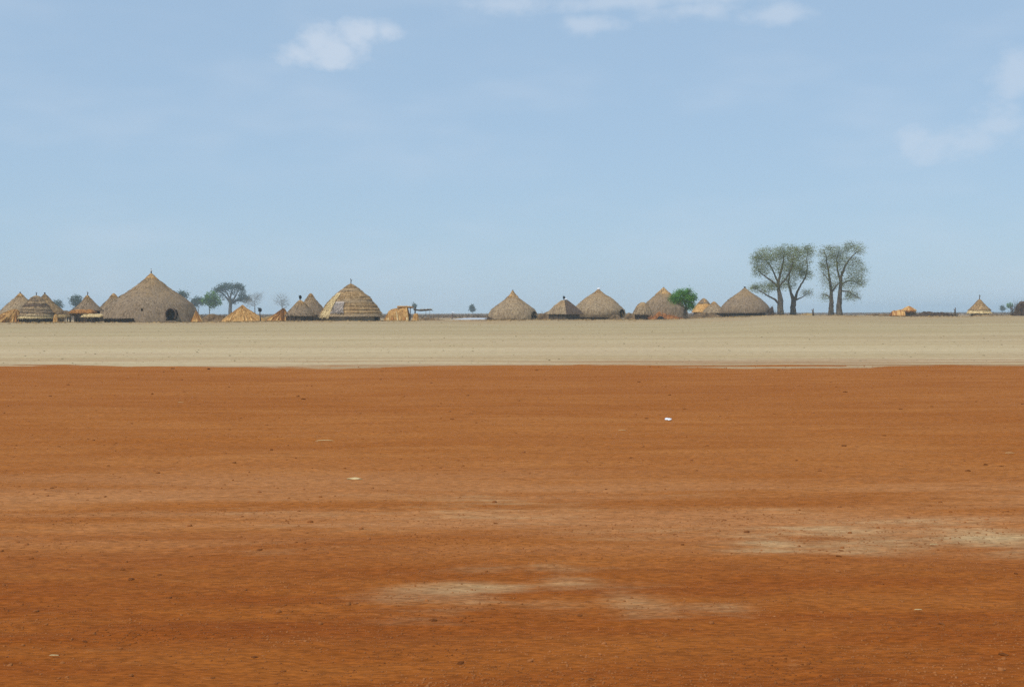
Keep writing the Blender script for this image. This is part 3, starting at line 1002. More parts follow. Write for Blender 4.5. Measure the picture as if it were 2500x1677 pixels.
mb = MB(); mb.tube([(27 * s, -0.6, -0.1), (27.5 * s, -0.6, hr * 0.92)], [0.09, 0.07], 6)
pm_ = mb.mesh('post', M_WOOD)
link('post', pm_, root); link('post', pm_, root, (0.8, 0.9, 0))

base = gpt(1032, 206); s = sc_of(206)
root = thing('pole_rack', 'thin dark pole rack reaching right from the straw shelter', 'rack', base)
h0 = at(1032, 757, 206).z - base.z
rg = random.Random(64)
mb = MB(); mb.tube([(-24 * s, 0, h0 + 0.1), (-8 * s, 0, h0 - 0.06), (10 * s, 0.05, h0 + 0.02), (18 * s, 0, h0 + 0.1), (23 * s, 0, h0 - 0.12)], [0.10, 0.09, 0.09, 0.07, 0.03], 6)
pl = mb.mesh('pole', M_WOOD)
for k in range(4):
    o = link('pole', pl, root, (rg.uniform(-0.2, 0.2), 0.5 * k, rg.uniform(-0.06, 0.06)))
    o.scale = (rg.uniform(0.85, 1.0), 1, 1)
mb = MB(); mb.tube([(0, 0, -0.1), (0.05, 0, h0 * 0.5), (0, 0, h0)], [0.045, 0.04, 0.035], 5)
lg = mb.mesh('leg', M_BARK_P)
for (x_, y_) in [(-20 * s, 0), (-20 * s, 1.5), (6 * s, 1.5), (17 * s, 0.0)]:
    link('leg', lg, root, (x_, y_, 0))
mb = MB()
for k in range(60):
    p = Vector((rg.uniform(-5, 19) * s, rg.uniform(0, 1.5), h0 + 0.08))
    mb.strand(p, p + Vector((rg.uniform(-0.5, 0.5), rg.uniform(-0.3, 0.3), rg.uniform(0.0, 0.28))), 0.06)
mb.build('straw_litter', M_BRUSH_G, root)

# straw layer on posts (grain platform) and flat brush shade in the left cluster
def platform(name, label, cx, d, px0, px1, top, bot, mat, seed, posts, cat='shelter', mat2=None):
    base = gpt(cx, d); s = sc_of(d)
    root = thing(name, label, cat, base)
    H = lambda row: at(cx, row, d).z - base.z
    x0, x1 = (px0 - cx) * s, (px1 - cx) * s
    zt, zb = H(top), H(bot)
    rg = random.Random(seed)
    depth = 1.3
    nx, ny = 26, 8
    mb = MB(); vs = []
    for j in range(ny + 1):
        for i in range(nx + 1):
            u, v = i / nx, j / ny
            e = min(1.0, 5 * u, 5 * (1 - u)) * min(1.0, 4 * v, 4 * (1 - v))
            z = zb + (zt - zb) * (0.35 + 0.65 * e ** 0.5) + 0.16 * float(fbm(u * 7 + seed, v * 4, seed, 3))
            vs.append((x0 + (x1 - x0) * u, -depth + 2 * depth * v, z))
    b = len(vs)
    vs += [(v[0], v[1], zb) for v in vs[:b]]
    w_ = nx + 1
    fs = []
    for j in range(ny):
        for i in range(nx):
            a = j * w_ + i
            fs.append((a, a + 1, a + w_ + 1, a + w_)); fs.append((b + a, b + a + w_, b + a + w_ + 1, b + a + 1))
    for i in range(nx):
        fs.append((i, b + i, b + i + 1, i + 1)); k = ny * w_ + i; fs.append((k + 1, b + k + 1, b + k, k))
    for j in range(ny):
        k = j * w_; fs.append((k + w_, b + k + w_, b + k, k)); k = j * w_ + nx; fs.append((k, b + k, b + k + w_, k + w_))
    mb.add(vs, fs)
    for k in range(260):
        p = Vector((rg.uniform(x0, x1), -depth - 0.02 + rg.uniform(0, 0.6), zb + (zt - zb) * rg.uniform(0.0, 1.0)))
        mb.strand(p, p + Vector((rg.uniform(-0.4, 0.4), rg.uniform(-0.18, 0.05), rg.uniform(-0.42, 0.12))), 0.07)
    mb.build('straw_roof', mat, root)
    pm = MB(); pm.tube([(0, 0, -0.15), (0.04, 0, zb * 0.5), (0, 0, zb + 0.05)], [0.10, 0.085, 0.07], 6)
    pme = pm.mesh('post', M_WOOD)
    for px in posts:
        for y_ in (-depth + 0.2, depth - 0.2):
            link('post', pme, root, ((px - cx) * s, y_, 0))
    bm_ = MB(); bm_.tube([(x0, -depth + 0.2, zb - 0.05), (x1, -depth + 0.2, zb - 0.02)], 0.06, 6)
    bme = bm_.mesh('beam', M_WOOD)
    link('beam', bme, root); link('beam', bme, root, (0, 2 * depth - 0.4, 0))
    return root


platform('brush_shelter', 'flat brown brush shelter on posts right of the straw bundle', 158, 201, 141, 182, 759, 770, M_BRUSH, 71, [143, 158, 177])
platform('brush_shelter', 'golden straw layer on posts below the steep grey hut', 203, 199, 176, 232, 756, 765, M_STRAW_O, 72, [178, 196, 214, 230])
platform('brush_shelter', 'low pale straw awning at the left foot of the largest hut', 228, 196, 204, 252, 767, 774, M_STRAW_P, 73, [206, 228, 250])
platform('brush_shelter', 'low pale mat awning beside the straw bundle', 153, 196, 141, 166, 769, 775, M_BRUSH_G, 74, [148, 164])

# post topped with a dark bundle
base = gpt(635, 199); s = sc_of(199)
root = thing('wooden_post', 'thin post topped with a dark bundle beside the straw tent', 'post', base)
h = at(635, 752, 199).z - base.z
mb = MB(); mb.tube([(0.10, 0, -0.2), (-0.02, 0, h * 0.5), (-0.05, 0, h - 0.2)], [0.11, 0.085, 0.06], 7); mb.build('pole', M_WOOD, root, True)
mb = MB(); mb.blob((-0.02, 0, h - 0.32), 0.30, 0.28, 0.34, 5, 10, 7, 0.25); mb.tube([(-0.4, 0, h - 0.02), (0.15, 0, h - 0.12)], [0.07, 0.12], 6); mb.build('bundle', M_BLACK, root, True)


# ------------------------------------------------------------------ brush fences, heaps and low walls
def brush(name, label, cat, px0, px1, d, top, mat, seed, dens=26, stakes=True, core=True, jag=0.35, group=None, mat_core=None, thick=0.35):
    """a low barrier of piled dry sticks: a ragged core, loose twigs, upright stakes"""
    cx = (px0 + px1) / 2
    base = gpt(cx, d); s = sc_of(d)
    root = thing(name, label, cat, base, group)
    rg = random.Random(seed)
    W = (px1 - px0) * s
    nx = max(6, int(W / 0.35))
    hts = []
    for i in range(nx + 1):
        u = i / nx
        px = px0 + (px1 - px0) * u
        tp = top if not hasattr(top, '__len__') else float(np.interp(px, [t[0] for t in top], [t[1] for t in top]))
        gb = gpt(px, d).z - base.z
        hh = at(px, tp, d).z - base.z
        hts.append((gb, max(0.12, hh - gb)))
    if core:
        mb = MB(); vs = []
        sec = [(-1.0, 0.0), (-0.8, 0.5), (-0.45, 0.88), (0.0, 0.96), (0.5, 0.8), (1.0, 0.0)]
        for i in range(nx + 1):
            gb, hh = hts[i]
            tap = min(1.0, 3.0 * i / nx + 0.25, 3.0 * (1 - i / nx) + 0.25)
            for (yy_, t) in sec:
                q = 1 + jag * 1.4 * float(vn(i * 0.8, yy_ * 2 + seed, seed))
                vs.append((-W / 2 + W * i / nx, yy_ * thick * q, gb - 0.06 + (hh * q * tap) * t))
        m_ = len(sec)
        fs = [(i * m_ + k, (i + 1) * m_ + k, (i + 1) * m_ + k + 1, i * m_ + k + 1) for i in range(nx) for k in range(m_ - 1)]
        fs += [tuple(range(m_ - 1, -1, -1)), tuple(nx * m_ + k for k in range(m_))]
        mb.add(vs, fs)
        mb.build('piled_brush', mat_core or mat, root)
    mb = MB()
    for k in range(int(W * dens)):
        i = rg.randrange(nx + 1)
        gb, hh = hts[i]
        x = -W / 2 + W * i / nx + rg.uniform(-0.3, 0.3)
        z0 = gb + hh * rg.uniform(0.0, 0.6)
        p = Vector((x, rg.uniform(-thick, thick) * 1.15, z0))
        q = p + Vector((rg.uniform(-0.55, 0.55), rg.uniform(-0.2, 0.15), hh * rg.uniform(0.1, 0.5 + jag)))
        mb.strand(p, q, 0.06)
    o = mb.build('twigs', mat, root)
    o['kind'] = 'stuff'
    if stakes:
        pm = MB(); pm.tube([(0, 0, -0.1), (0.04, 0.0, 0.5), (0.0, 0, 1.0)], [0.05, 0.045, 0.025], 5)
        pme = pm.mesh('stake', M_WOOD)
        for k in range(max(2, int(W / 1.6))):
            i = rg.randrange(nx + 1)
            gb, hh = hts[i]
            so = link('stake', pme, root, (-W / 2 + W * i / nx, rg.uniform(-0.2, 0.2), gb))
            so.scale = (1, 1, hh * rg.uniform(0.95, 1.25))
            so.rotation_euler = (rg.uniform(-0.1, 0.1), rg.uniform(-0.15, 0.15), 0)
    return root


FG = 'brush fences and heaps round the compounds'
brush('brush_fence', 'brown brush fence between the largest hut and the straw tent', 'fence', 487, 560, 214, [(487, 769), (520, 768), (560, 770)], M_BRUSH, 81, group=FG)
brush('brush_fence', 'low straw-coloured fence between the post and orange heap', 'fence', 640, 680, 205, [(640, 770), (655, 771), (680, 766)], M_BRUSH_G, 82, group=FG)
brush('brush_fence', 'low brown brush line right of the straw shelter', 'fence', 1022, 1080, 212, [(1022, 775), (1045, 774), (1060, 777), (1080, 779)], M_BRUSH, 83, group=FG, stakes=False)
brush('brush_fence', 'brown brush fence between the pointed tan hut and four-sided hut', 'fence', 1310, 1350, 231, [(1310, 763), (1335, 762), (1350, 761)], M_BRUSH, 84, group=FG)
brush('brush_heap', 'dark dry bush at the left foot of the pointed tan hut', 'bush', 1187, 1201, 225, [(1187, 774), (1194, 772), (1201, 776)], M_BRUSH_D, 85, dens=60, stakes=False, group=FG)
brush('brush_heap', 'dark brown heap in front of the white-tipped hut doorway', 'brush heap', 1483, 1519, 223, [(1483, 775), (1500, 768), (1512, 767), (1519, 774)], M_BRUSH_D, 86, dens=40, stakes=False, group=FG, mat_core=M_BRUSH)
brush('brush_heap', 'low tan brush between the white-tipped hut and tiny hut', 'brush heap', 1524, 1556, 226, [(1524, 760), (1534, 762), (1545, 768), (1556, 764)], M_BRUSH_G, 87, stakes=False, group=FG, mat_core=M_BRUSH)
brush('brush_heap', 'rusty orange brush heap in front of the straw-capped hut', 'brush heap', 1586, 1664, 221, [(1586, 772), (1604, 764), (1616, 761), (1630, 768), (1648, 771), (1664, 775)], M_BRUSH_R, 88, dens=60, stakes=False, group=FG, jag=0.6)
brush('brush_heap', 'black brush standing for the shaded hollow inside the rusty heap', 'brush heap', 1603, 1624, 219, [(1603, 776), (1612, 770), (1624, 775)], M_BLACK, 89, dens=30, stakes=False, group=FG)  # black brush painted in for the shade inside the heap
brush('brush_fence', 'grey-brown brush fence below the two small right huts', 'fence', 1684, 1768, 249, [(1684, 764), (1700, 762), (1740, 764), (1768, 768)], M_BRUSH, 90, group=FG)
brush('brush_heap', 'reddish dry bush at the right foot of the big cone hut', 'bush', 1874, 1891, 253, [(1874, 760), (1882, 750), (1891, 758)], M_BRUSH_D, 91, dens=90, stakes=False, group=FG, jag=0.8)
brush('brush_heap', 'tan dry grass mound between the two groups of tall trees', 'brush heap', 1950, 1990, 262, [(1950, 768), (1970, 764), (1985, 763), (1990, 768)], M_BRUSH_G, 92, stakes=False, group=FG)
brush('brush_fence', 'long low dark brush fence right of the straw block', 'fence', 2226, 2338, 263, [(2226, 760), (2260, 761), (2300, 762), (2338, 764)], M_BRUSH, 93, dens=20, group=FG, mat_core=M_BRUSH_D)
brush('brush_fence', 'faint low brush line left of the straw block', 'fence', 2110, 2180, 268, [(2110, 767), (2140, 766), (2180, 765)], M_BRUSH, 94, group=FG, stakes=False)
brush('brush_heap', 'dark thorny thicket at the far right edge', 'thicket', 2472, 2530, 250, [(2472, 745), (2482, 737), (2500, 735), (2530, 740)], M_BRUSH_D, 95, dens=110, stakes=False, group=FG, jag=0.35, mat_core=M_BRUSH_D, thick=1.2)
brush('brush_heap', 'low brown brush at the foot of the far right hut', 'brush heap', 2366, 2440, 250, [(2366, 768), (2400, 767), (2440, 768)], M_BRUSH, 96, stakes=False, group=FG)
brush('brush_heap', 'straw litter along the front of the big cone hut', 'brush heap', 1770, 1880, 249, [(1770, 772), (1820, 771), (1880, 769)], M_BRUSH_G, 97, stakes=False, group=FG, dens=30)

# straw block with a sloping top at the right
base = gpt(2205, 264); s = sc_of(264)
root = thing('straw_shelter', 'golden straw block with a dark shaded side at right', 'shelter', base, 'golden straw stacks and shelters')
rg = random.Random(98)
protos = [sheaf_mesh(2.0, 0.34, 0.22, m, 980 + i) for i, m in enumerate([M_STRAW, M_STRAW_O, M_STRAW])]
ht = at(2205, 758, 264).z - base.z
ha = at(2205, 749, 264).z - base.z
for k in range(16):
    x = (-28 + 1.7 * k) * s
    lean(rg.choice(protos), root, (x, -1.2, 0), (x + 0.2 + 0.3 * rg.uniform(-1, 1), -0.3, ht * (0.82 + 0.018 * k) * rg.uniform(0.92, 1.05)), 2.0)
    lean(rg.choice(protos), root, (x, 1.0, 0), (x + 0.2, 0.0, ht * (0.8 + 0.018 * k)), 2.0)
for k in range(12):
    a = -math.pi * k / 11
    lean(rg.choice(protos), root, (12 * s + 18 * s * math.cos(a), -0.2 + 0.7 * math.sin(a), ht * 0.80), (14 * s, -0.1, ha * rg.uniform(0.93, 1.02)), 2.0)
mb = MB(); mb.tube([(0, 0, -0.1), (0.03, 0, ht * 0.82)], [0.10, 0.08], 6); pme = mb.mesh('post', M_WOOD)
for (x_, y_) in [(1, -1.0), (14, -0.9), (27, -0.8), (2, 0.9), (27, 0.9)]:
    link('post', pme, root, (x_ * s, y_, 0))
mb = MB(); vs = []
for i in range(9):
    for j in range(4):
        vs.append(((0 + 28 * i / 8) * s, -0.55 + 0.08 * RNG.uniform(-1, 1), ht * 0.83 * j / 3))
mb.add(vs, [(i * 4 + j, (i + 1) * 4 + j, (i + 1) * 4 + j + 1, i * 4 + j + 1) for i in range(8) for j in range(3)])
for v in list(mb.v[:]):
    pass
o = mb.build('shade_sheet', M_MUD_D, root)  # dark sheet added to imitate the shadow on the block's right side
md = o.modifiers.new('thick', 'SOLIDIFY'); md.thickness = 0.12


# lone posts
for px, top, d, lab in [(1985, 753, 261, 'short weathered stump on the dry grass mound'), (2332, 751, 262, 'slim post at the right end of the long low fence')]:
    base = gpt(px, d)
    h = at(px, top, d).z - base.z
    mb = MB(); mb.tube([(0.05, 0, -0.1), (-0.03, 0, h * 0.5), (0.04, 0, h)], [0.20, 0.17, 0.08], 7)
    mb.tube([(-0.03, 0, h * 0.6), (-0.35, 0.05, h * 0.85)], [0.09, 0.04], 5)
    o = mb.build('wooden_post', M_WOOD, None, True)
    o.location = base
    tag(o, lab, 'post')


# ------------------------------------------------------------------ trees
def tree(name, label, base_px, d, limbs, crowns, bark, leaf, seed, ntarget, nleaf, leaf_size, twig=0.035, depth=0.6, spread=0.6, base_row=None, cat='tree', group=None, ntw=3, thin=0.72, grow=1.0):
    """limbs: polylines of (px, row, depth m, radius px); crowns: (px, row, rx, ry, weight) puffs of foliage.
    Boughs grow from the nearest limb to points in the puffs; twigs and leaves sit at their ends."""
    base = gpt(base_px, d); s = sc_of(d)
    root = thing(name, label, cat, base, group)
    rg = random.Random(seed)

    def L(px, row, dy):
        v = at(px, row, d)
        return Vector((v.x - base.x, dy, v.z - base.z))
    tm = MB()
    nodes = []
    for pl in limbs:
        pts = []
        for i, (px, row, dy, r) in enumerate(pl):
            p = L(px, min(row, 770), dy)
            if row >= 9000:
                p.z = -0.15
            pts.append((p, r * s * (thin if row < 730 else 0.5 * (1 + thin))))
        # smooth subdivision
        fine = []
        for i in range(len(pts) - 1):
            for k in range(4):
                t = k / 4
                p = pts[i][0].lerp(pts[i + 1][0], t)
                fine.append((p + Vector((rg.uniform(-1, 1), rg.uniform(-1, 1), 0)) * 0.06 * (0 if i == 0 and k == 0 else 1), pts[i][1] + (pts[i + 1][1] - pts[i][1]) * t))
        fine.append(pts[-1])
        tm.tube([p for p, r in fine], [r for p, r in fine], 8)
        for i, (p, r) in enumerate(fine):
            if i >= 3:
                nodes.append((p, r))
    targets = []
    for (px, row, rx, ry, wt) in crowns:
        for k in range(max(1, int(ntarget * wt))):
            while True:
                a, b, c = rg.uniform(-1, 1), rg.uniform(-1, 1), rg.uniform(-1, 1)
                if a * a + b * b + c * c < 1:
                    break
            targets.append(L(px + a * rx * grow, row + b * ry * grow, c * max(rx, ry) * s * depth))
    c0 = nodes[0][0]
    targets.sort(key=lambda p: (p - c0).length)
    lm = MB()
    for tg in targets:
        best = min(nodes, key=lambda nd: (nd[0] - tg).length + max(0.0, nd[0].z - tg.z) * 0.8)
        p, r = best
        ln = (tg - p).length
        r0 = min(r * 0.7, twig * (0.9 + 0.7 * ln))
        midp = p.lerp(tg, 0.5) + Vector((rg.uniform(-.1, .1), rg.uniform(-.1, .1), 0.10)) * ln
        tm.tube([p, midp, tg], [r0, r0 * 0.75, max(0.012, r0 * 0.45)], 4, False)
        nodes.append((midp, r0 * 0.75)); nodes.append((tg, r0 * 0.5))
        out = (tg - p).normalized()
        for k in range(ntw):
            e = tg + (out * 0.7 + Vector((rg.uniform(-1, 1), rg.uniform(-1, 1), rg.uniform(-0.5, 1)))) * spread * rg.uniform(0.4, 1.0)
            tm.tube([tg, e], [max(0.010, r0 * 0.35), 0.008], 3, False, 1)
        for k in range(nleaf):
            c = tg + Vector((rg.gauss(0, 1), rg.gauss(0, 1), rg.gauss(0, 0.8))) * spread * 0.75
            sz = leaf_size * rg.uniform(0.5, 1.2)
            a = Vector((rg.uniform(-1, 1), rg.uniform(-1, 1), rg.uniform(-0.6, 0.6))).normalized()
            b = a.orthogonal().normalized()
            b = (Matrix.Rotation(rg.uniform(0, 6.28), 3, a) @ b)
            lm.add([tuple(c - a * sz), tuple(c + b * sz * 0.5), tuple(c + a * sz), tuple(c - b * sz * 0.5)], [(0, 1, 2, 3)])
    tm.build('trunk', [bark, M_TWIG], root, True)
    if nleaf:
        lm.build('crown', leaf, root)
    return root


TG = 'tall sparse-leaved trees at the right'
tree('tall_tree', 'left tall tree with a long low branch over the big cone hut', 1906, 280,
     [[(1906, 9000, 0, 10.5), (1905, 750, 0, 8.5), (1906, 735, 0, 8), (1902, 708, 0.2, 6), (1900, 690, 0, 5), (1906, 665, -0.3, 4), (1912, 640, 0, 2.6), (1915, 618, 0.3, 1.4)],
      [(1903, 742, 0, 4), (1890, 731, -0.5, 2.8), (1868, 720, -1.0, 2.1), (1848, 708, -1.2, 1.2), (1838, 702, -1.2, 0.7)],
      [(1901, 702, 0, 4), (1888, 690, -0.4, 3.0), (1868, 676, -0.5, 2.2), (1852, 662, 0, 1.2)],
      [(1900, 692, 0, 3.5), (1892, 668, 0.6, 2.6), (1880, 645, 0.8, 1.8), (1866, 630, 0.9, 1)],
      [(1902, 700, 0, 3.2), (1918, 680, -0.6, 2.4), (1930, 655, -0.8, 1.8), (1935, 625, -0.6, 1)]],
     [(1880, 622, 36, 15, 0.9), (1856, 640, 22, 20, 0.8), (1926, 616, 26, 16, 0.8), (1905, 640, 34, 24, 0.9), (1925, 660, 24, 20, 0.6), (1858, 664, 18, 10, 0.35), (1868, 704, 24, 10, 0.5), (1842, 704, 9, 6, 0.25), (1888, 690, 16, 12, 0.3), (1912, 690, 12, 14, 0.3)],
     M_BARK, M_LEAF_O, 101, 120, 22, 0.125, group=TG, ntw=5, spread=0.8, grow=1.18)
tree('tall_tree', 'middle tall tree forking low into two steep limbs', 1937, 284,
     [[(1937, 9000, 0, 9.5), (1936, 750, 0, 7.8), (1938, 734, 0, 7), (1932, 715, 0.3, 4.4), (1926, 690, 0.4, 3.2), (1928, 665, 0, 2.4), (1938, 640, 0, 1.4)],
      [(1939, 738, 0, 5), (1946, 712, -0.2, 3.6), (1952, 700, -0.3, 3.2), (1966, 678, 0, 2.4), (1972, 655, 0.2, 1.8), (1970, 630, 0.2, 1.2), (1974, 612, 0.2, 0.8)],
      [(1941, 733, 0, 3), (1954, 727, -0.8, 1.8), (1968, 718, -1, 1.2), (1980, 712, -1, 0.7)]],
     [(1945, 655, 28, 24, 1.0), (1965, 625, 18, 22, 0.55), (1976, 612, 12, 10, 0.35), (1962, 660, 14, 18, 0.45), (1930, 690, 16, 16, 0.4), (1972, 715, 12, 6, 0.2), (1944, 620, 16, 16, 0.35), (1975, 672, 9, 8, 0.15)],
     M_BARK, M_LEAF_O, 102, 112, 20, 0.125, group=TG, ntw=5, spread=0.8, grow=1.18)
tree('tall_tree', 'right tall tree with twin parallel trunks', 2040, 282,
     [[(2029, 9000, 0, 9), (2029, 752, 0, 7.0), (2030, 735, 0, 6.2), (2029, 708, 0, 5), (2026, 680, 0.2, 3.8), (2022, 655, 0.2, 2.8), (2018, 630, 0.3, 1.8), (2012, 610, 0.3, 1)],
      [(2050, 9000, 0.2, 10), (2049, 752, 0.2, 8), (2050, 735, 0.2, 7), (2052, 700, 0, 5.6), (2054, 675, 0, 4.6), (2062, 650, -0.2, 3.4), (2074, 632, -0.4, 2.2), (2090, 615, -0.4, 1.2)],
      [(2052, 688, 0, 4), (2046, 660, 0.5, 3), (2044, 635, 0.6, 2), (2050, 612, 0.6, 1)],
      [(2030, 715, 0, 3), (2040, 698, -0.4, 2.6), (2050, 690, 0, 2)],
      [(2053, 710, 0, 3), (2068, 712, -0.8, 2), (2085, 722, -1, 1.4), (2098, 730, -1, 0.8)],
      [(2054, 695, 0, 3), (2072, 685, 0.6, 2.2), (2090, 688, 0.8, 1.4), (2110, 700, 0.8, 0.7)],
      [(2029, 728, 0, 2.5), (2016, 720, -0.6, 1.5), (2004, 718, -0.6, 0.7)],
      [(2027, 690, 0, 2.6), (2016, 676, -0.5, 1.6), (2004, 664, -0.5, 0.8)]],
     [(2025, 618, 24, 16, 0.8), (2050, 620, 24, 18, 0.7), (2082, 603, 22, 10, 0.5), (2096, 615, 12, 8, 0.2), (2030, 645, 24, 20, 0.8), (2060, 650, 22, 20, 0.7), (2090, 640, 14, 12, 0.35), (2092, 665, 22, 22, 0.7), (2100, 690, 14, 12, 0.35),
      (2070, 690, 20, 20, 0.6), (2080, 722, 20, 12, 0.5), (2015, 680, 12, 22, 0.35), (2014, 724, 10, 8, 0.2), (2035, 690, 14, 20, 0.4), (2005, 650, 6, 10, 0.15)],
     M_BARK, M_LEAF_O, 103, 104, 18, 0.125, group=TG, ntw=6, spread=0.8, grow=1.15)

tree('green_bush', 'round bright green bush tree between the huts', 1674, 222,
     [[(1672, 9000, 0, 4.5), (1672, 760, 0, 3.6), (1676, 750, 0, 3), (1672, 738, 0, 2), (1664, 726, 0, 1)],
      [(1676, 757, 0, 2.6), (1686, 745, 0.3, 1.8), (1690, 730, 0.2, 1)],
      [(1674, 752, 0, 2), (1656, 742, -0.4, 1.4), (1644, 732, -0.4, 0.7)]],
     [(1664, 728, 24, 16, 1.0), (1682, 729, 15, 18, 0.7), (1647, 730, 13, 10, 0.45), (1686, 747, 8, 9, 0.3), (1660, 714, 13, 7, 0.25), (1678, 712, 10, 6, 0.2), (1695, 725, 6, 8, 0.1)],
     M_BARK, M_LEAF_G, 104, 120, 24, 0.12, spread=0.42, depth=0.8)

BG = 'distant trees on the plain'


def round_tree(label, cx, d, crowns, trunk_px, seed, leaf, bark=M_BARK, ntarget=60, nleaf=16, lsz=0.5, spread=1.4, tr=3.0, name='distant_tree', ntw=2, tw=0.06):
    lo = max(c[1] + c[3] for c in crowns)
    top = min(c[1] for c in crowns)
    tree(name, label, trunk_px, d, [[(trunk_px, 9000, 0, tr), (trunk_px, lo + 2, 0, tr * 0.85), (trunk_px + (cx - trunk_px) * 0.5, (lo + top) / 2, 0, tr * 0.5), (cx, top, 0, tr * 0.2)]],
         crowns, bark, leaf, seed, ntarget, nleaf, lsz, tw, 0.8, spread, group=BG, ntw=ntw)


tree('umbrella_tree', 'broad dark umbrella-shaped tree in the distance behind the straw tent', 562, 720,
     [[(562, 9000, 0, 6), (562, 755, 0, 5), (563, 742, 0, 4.6), (560, 728, 0, 3), (554, 715, 0, 2), (545, 703, 0, 1.2), (538, 700, 0, 0.8)],
      [(563, 744, 0, 4), (572, 730, -1, 2.8), (580, 716, -1.5, 1.8), (584, 702, -1.5, 1)],
      [(560, 735, 0, 3.4), (548, 722, 1, 2.2), (536, 712, 1, 1.4), (528, 706, 1, 0.8)],
      [(564, 740, 0, 3.2), (580, 733, 1, 2.4), (594, 727, 1, 1.4), (604, 728, 1, 0.8)],
      [(561, 730, 0, 3), (566, 712, 0, 2), (568, 698, 0, 1)]],
     [(562, 698, 28, 7, 1.0), (538, 706, 16, 6, 0.5), (584, 702, 14, 8, 0.5), (592, 716, 8, 12, 0.4), (600, 730, 11, 7, 0.4), (528, 709, 7, 6, 0.2), (585, 730, 10, 8, 0.3), (562, 712, 20, 10, 0.25), (545, 722, 8, 8, 0.15), (566, 736, 9, 5, 0.25)],
     M_BARK, M_LEAF_B, 111, 60, 22, 0.42, 0.09, 0.9, 1.1, group=BG, ntw=2)
round_tree('small dark round-crowned tree at the left of the distant group', 479, 700, [(479, 738, 10, 9, 1.0), (490, 735, 8, 6, 0.4)], 484, 112, M_LEAF_B, lsz=0.5, tr=1.2)
round_tree('bright green distant tree left of the umbrella tree', 516, 560, [(517, 728, 16, 15, 1.0), (506, 733, 12, 10, 0.6), (528, 738, 10, 10, 0.4), (519, 745, 8, 7, 0.3)], 511, 113, M_LEAF_M, lsz=0.38, spread=1.0, tr=1.4, ntarget=80)
round_tree('bluish distant tree peeking out left of the steep grey hut', 188, 620, [(187, 735, 15, 12, 1.0), (192, 746, 10, 8, 0.4)], 190, 114, M_LEAF_B, lsz=0.45, spread=1.1, tr=1.6)
round_tree('small distant tree showing behind the brown conical hut', 138, 700, [(138, 745, 10, 9, 1.0)], 139, 115, M_LEAF_B, lsz=0.5, tr=1.4)
round_tree('small distant tree showing above the right slope of the largest hut', 445, 600, [(445, 722, 11, 8, 1.0)], 446, 116, M_LEAF_B, lsz=0.4, tr=1.4)
round_tree('small lone shrub tree on the horizon left of the pointed tan hut', 1152, 900, [(1152, 752, 5, 7, 1.0), (1154, 757, 6, 4, 0.4)], 1153, 117, M_LEAF_B, lsz=0.5, spread=0.9, tr=0.9, ntarget=40)
round_tree('thin distant tree standing behind the straw shelter', 1012, 760, [(1012, 746, 4, 8, 1.0)], 1012, 118, M_LEAF_B, lsz=0.45, spread=0.8, tr=0.9, ntarget=24, nleaf=10)
round_tree('tiny distant tree right of the far right hut', 2447, 900, [(2447, 753, 4.5, 5, 1.0)], 2447, 119, M_LEAF_B, lsz=0.5, spread=0.9, tr=0.8, ntarget=30)
round_tree('tiny green distant tree beside the thicket at right', 2466, 800, [(2466, 746, 6, 5, 1.0)], 2467, 120, M_LEAF_M, lsz=0.5, spread=0.9, tr=0.8, ntarget=30)
round_tree('pale leafless tree right of the umbrella tree', 622, 660, [(618, 735, 18, 14, 1.0), (630, 728, 12, 12, 0.6), (610, 742, 12, 12, 0.5)], 622, 121, M_BRUSH, bark=M_BARK_P, ntarget=70, nleaf=0, spread=2.2, tr=1.8, ntw=9, tw=0.07)
round_tree('pale leafless tree behind the orange straw heap', 688, 640, [(686, 733, 17, 14, 1.0), (694, 742, 12, 10, 0.5)], 689, 122, M_BRUSH, bark=M_BARK_P, ntarget=70, nleaf=0, spread=2.0, tr=1.8, ntw=9, tw=0.07)


# ------------------------------------------------------------------ the person by the far mirage
base = gpt(1104, 330)
mb = MB()
mb.blob((0, 0, 0.42), 0.01, 0.01, 0.01, 1)
joints = {'pel': (0, 0, 0.92), 'che': (0.02, 0, 1.28), 'nec': (0.03, 0, 1.46), 'hea': (0.05, 0, 1.56), 'top': (0.06, 0, 1.70),
          'lk': (0.12, -0.06, 0.50), 'la': (0.05, -0.07, 0.08), 'lt': (0.20, -0.07, 0.04), 'rk': (-0.02, 0.08, 0.50), 'ra': (-0.22, 0.08, 0.10), 'rt': (-0.08, 0.08, 0.04),
          'ls': (0.02, -0.19, 1.38), 'le': (-0.04, -0.24, 1.10), 'lh': (0.10, -0.24, 0.88), 'rs': (0.02, 0.19, 1.38), 're': (0.10, 0.24, 1.12), 'rh': (0.24, 0.22, 0.92)}
rad = {'pel': 0.15, 'che': 0.17, 'nec': 0.06, 'hea': 0.095, 'top': 0.085, 'lk': 0.075, 'la': 0.05, 'lt': 0.04, 'rk': 0.075, 'ra': 0.05, 'rt': 0.04, 'ls': 0.07, 'le': 0.05, 'lh': 0.045, 'rs': 0.07, 're': 0.05, 'rh': 0.045}
edges = [('pel', 'che'), ('che', 'nec'), ('nec', 'hea'), ('hea', 'top'), ('pel', 'lk'), ('lk', 'la'), ('la', 'lt'), ('pel', 'rk'), ('rk', 'ra'), ('ra', 'rt'), ('che', 'ls'), ('ls', 'le'), ('le', 'lh'), ('che', 'rs'), ('rs', 're'), ('re', 'rh')]
nm = list(joints)
me = bpy.data.meshes.new('person')
me.from_pydata([joints[n] for n in nm], [(nm.index(a), nm.index(b)) for a, b in edges], [])
me.materials.append(M_SKIN)
person = link('person', me, None, base)
sk = person.modifiers.new('skin', 'SKIN')
for n, v in zip(nm, me.skin_vertices[0].data):
    v.radius = (rad[n], rad[n]); v.use_root = (n == 'pel')
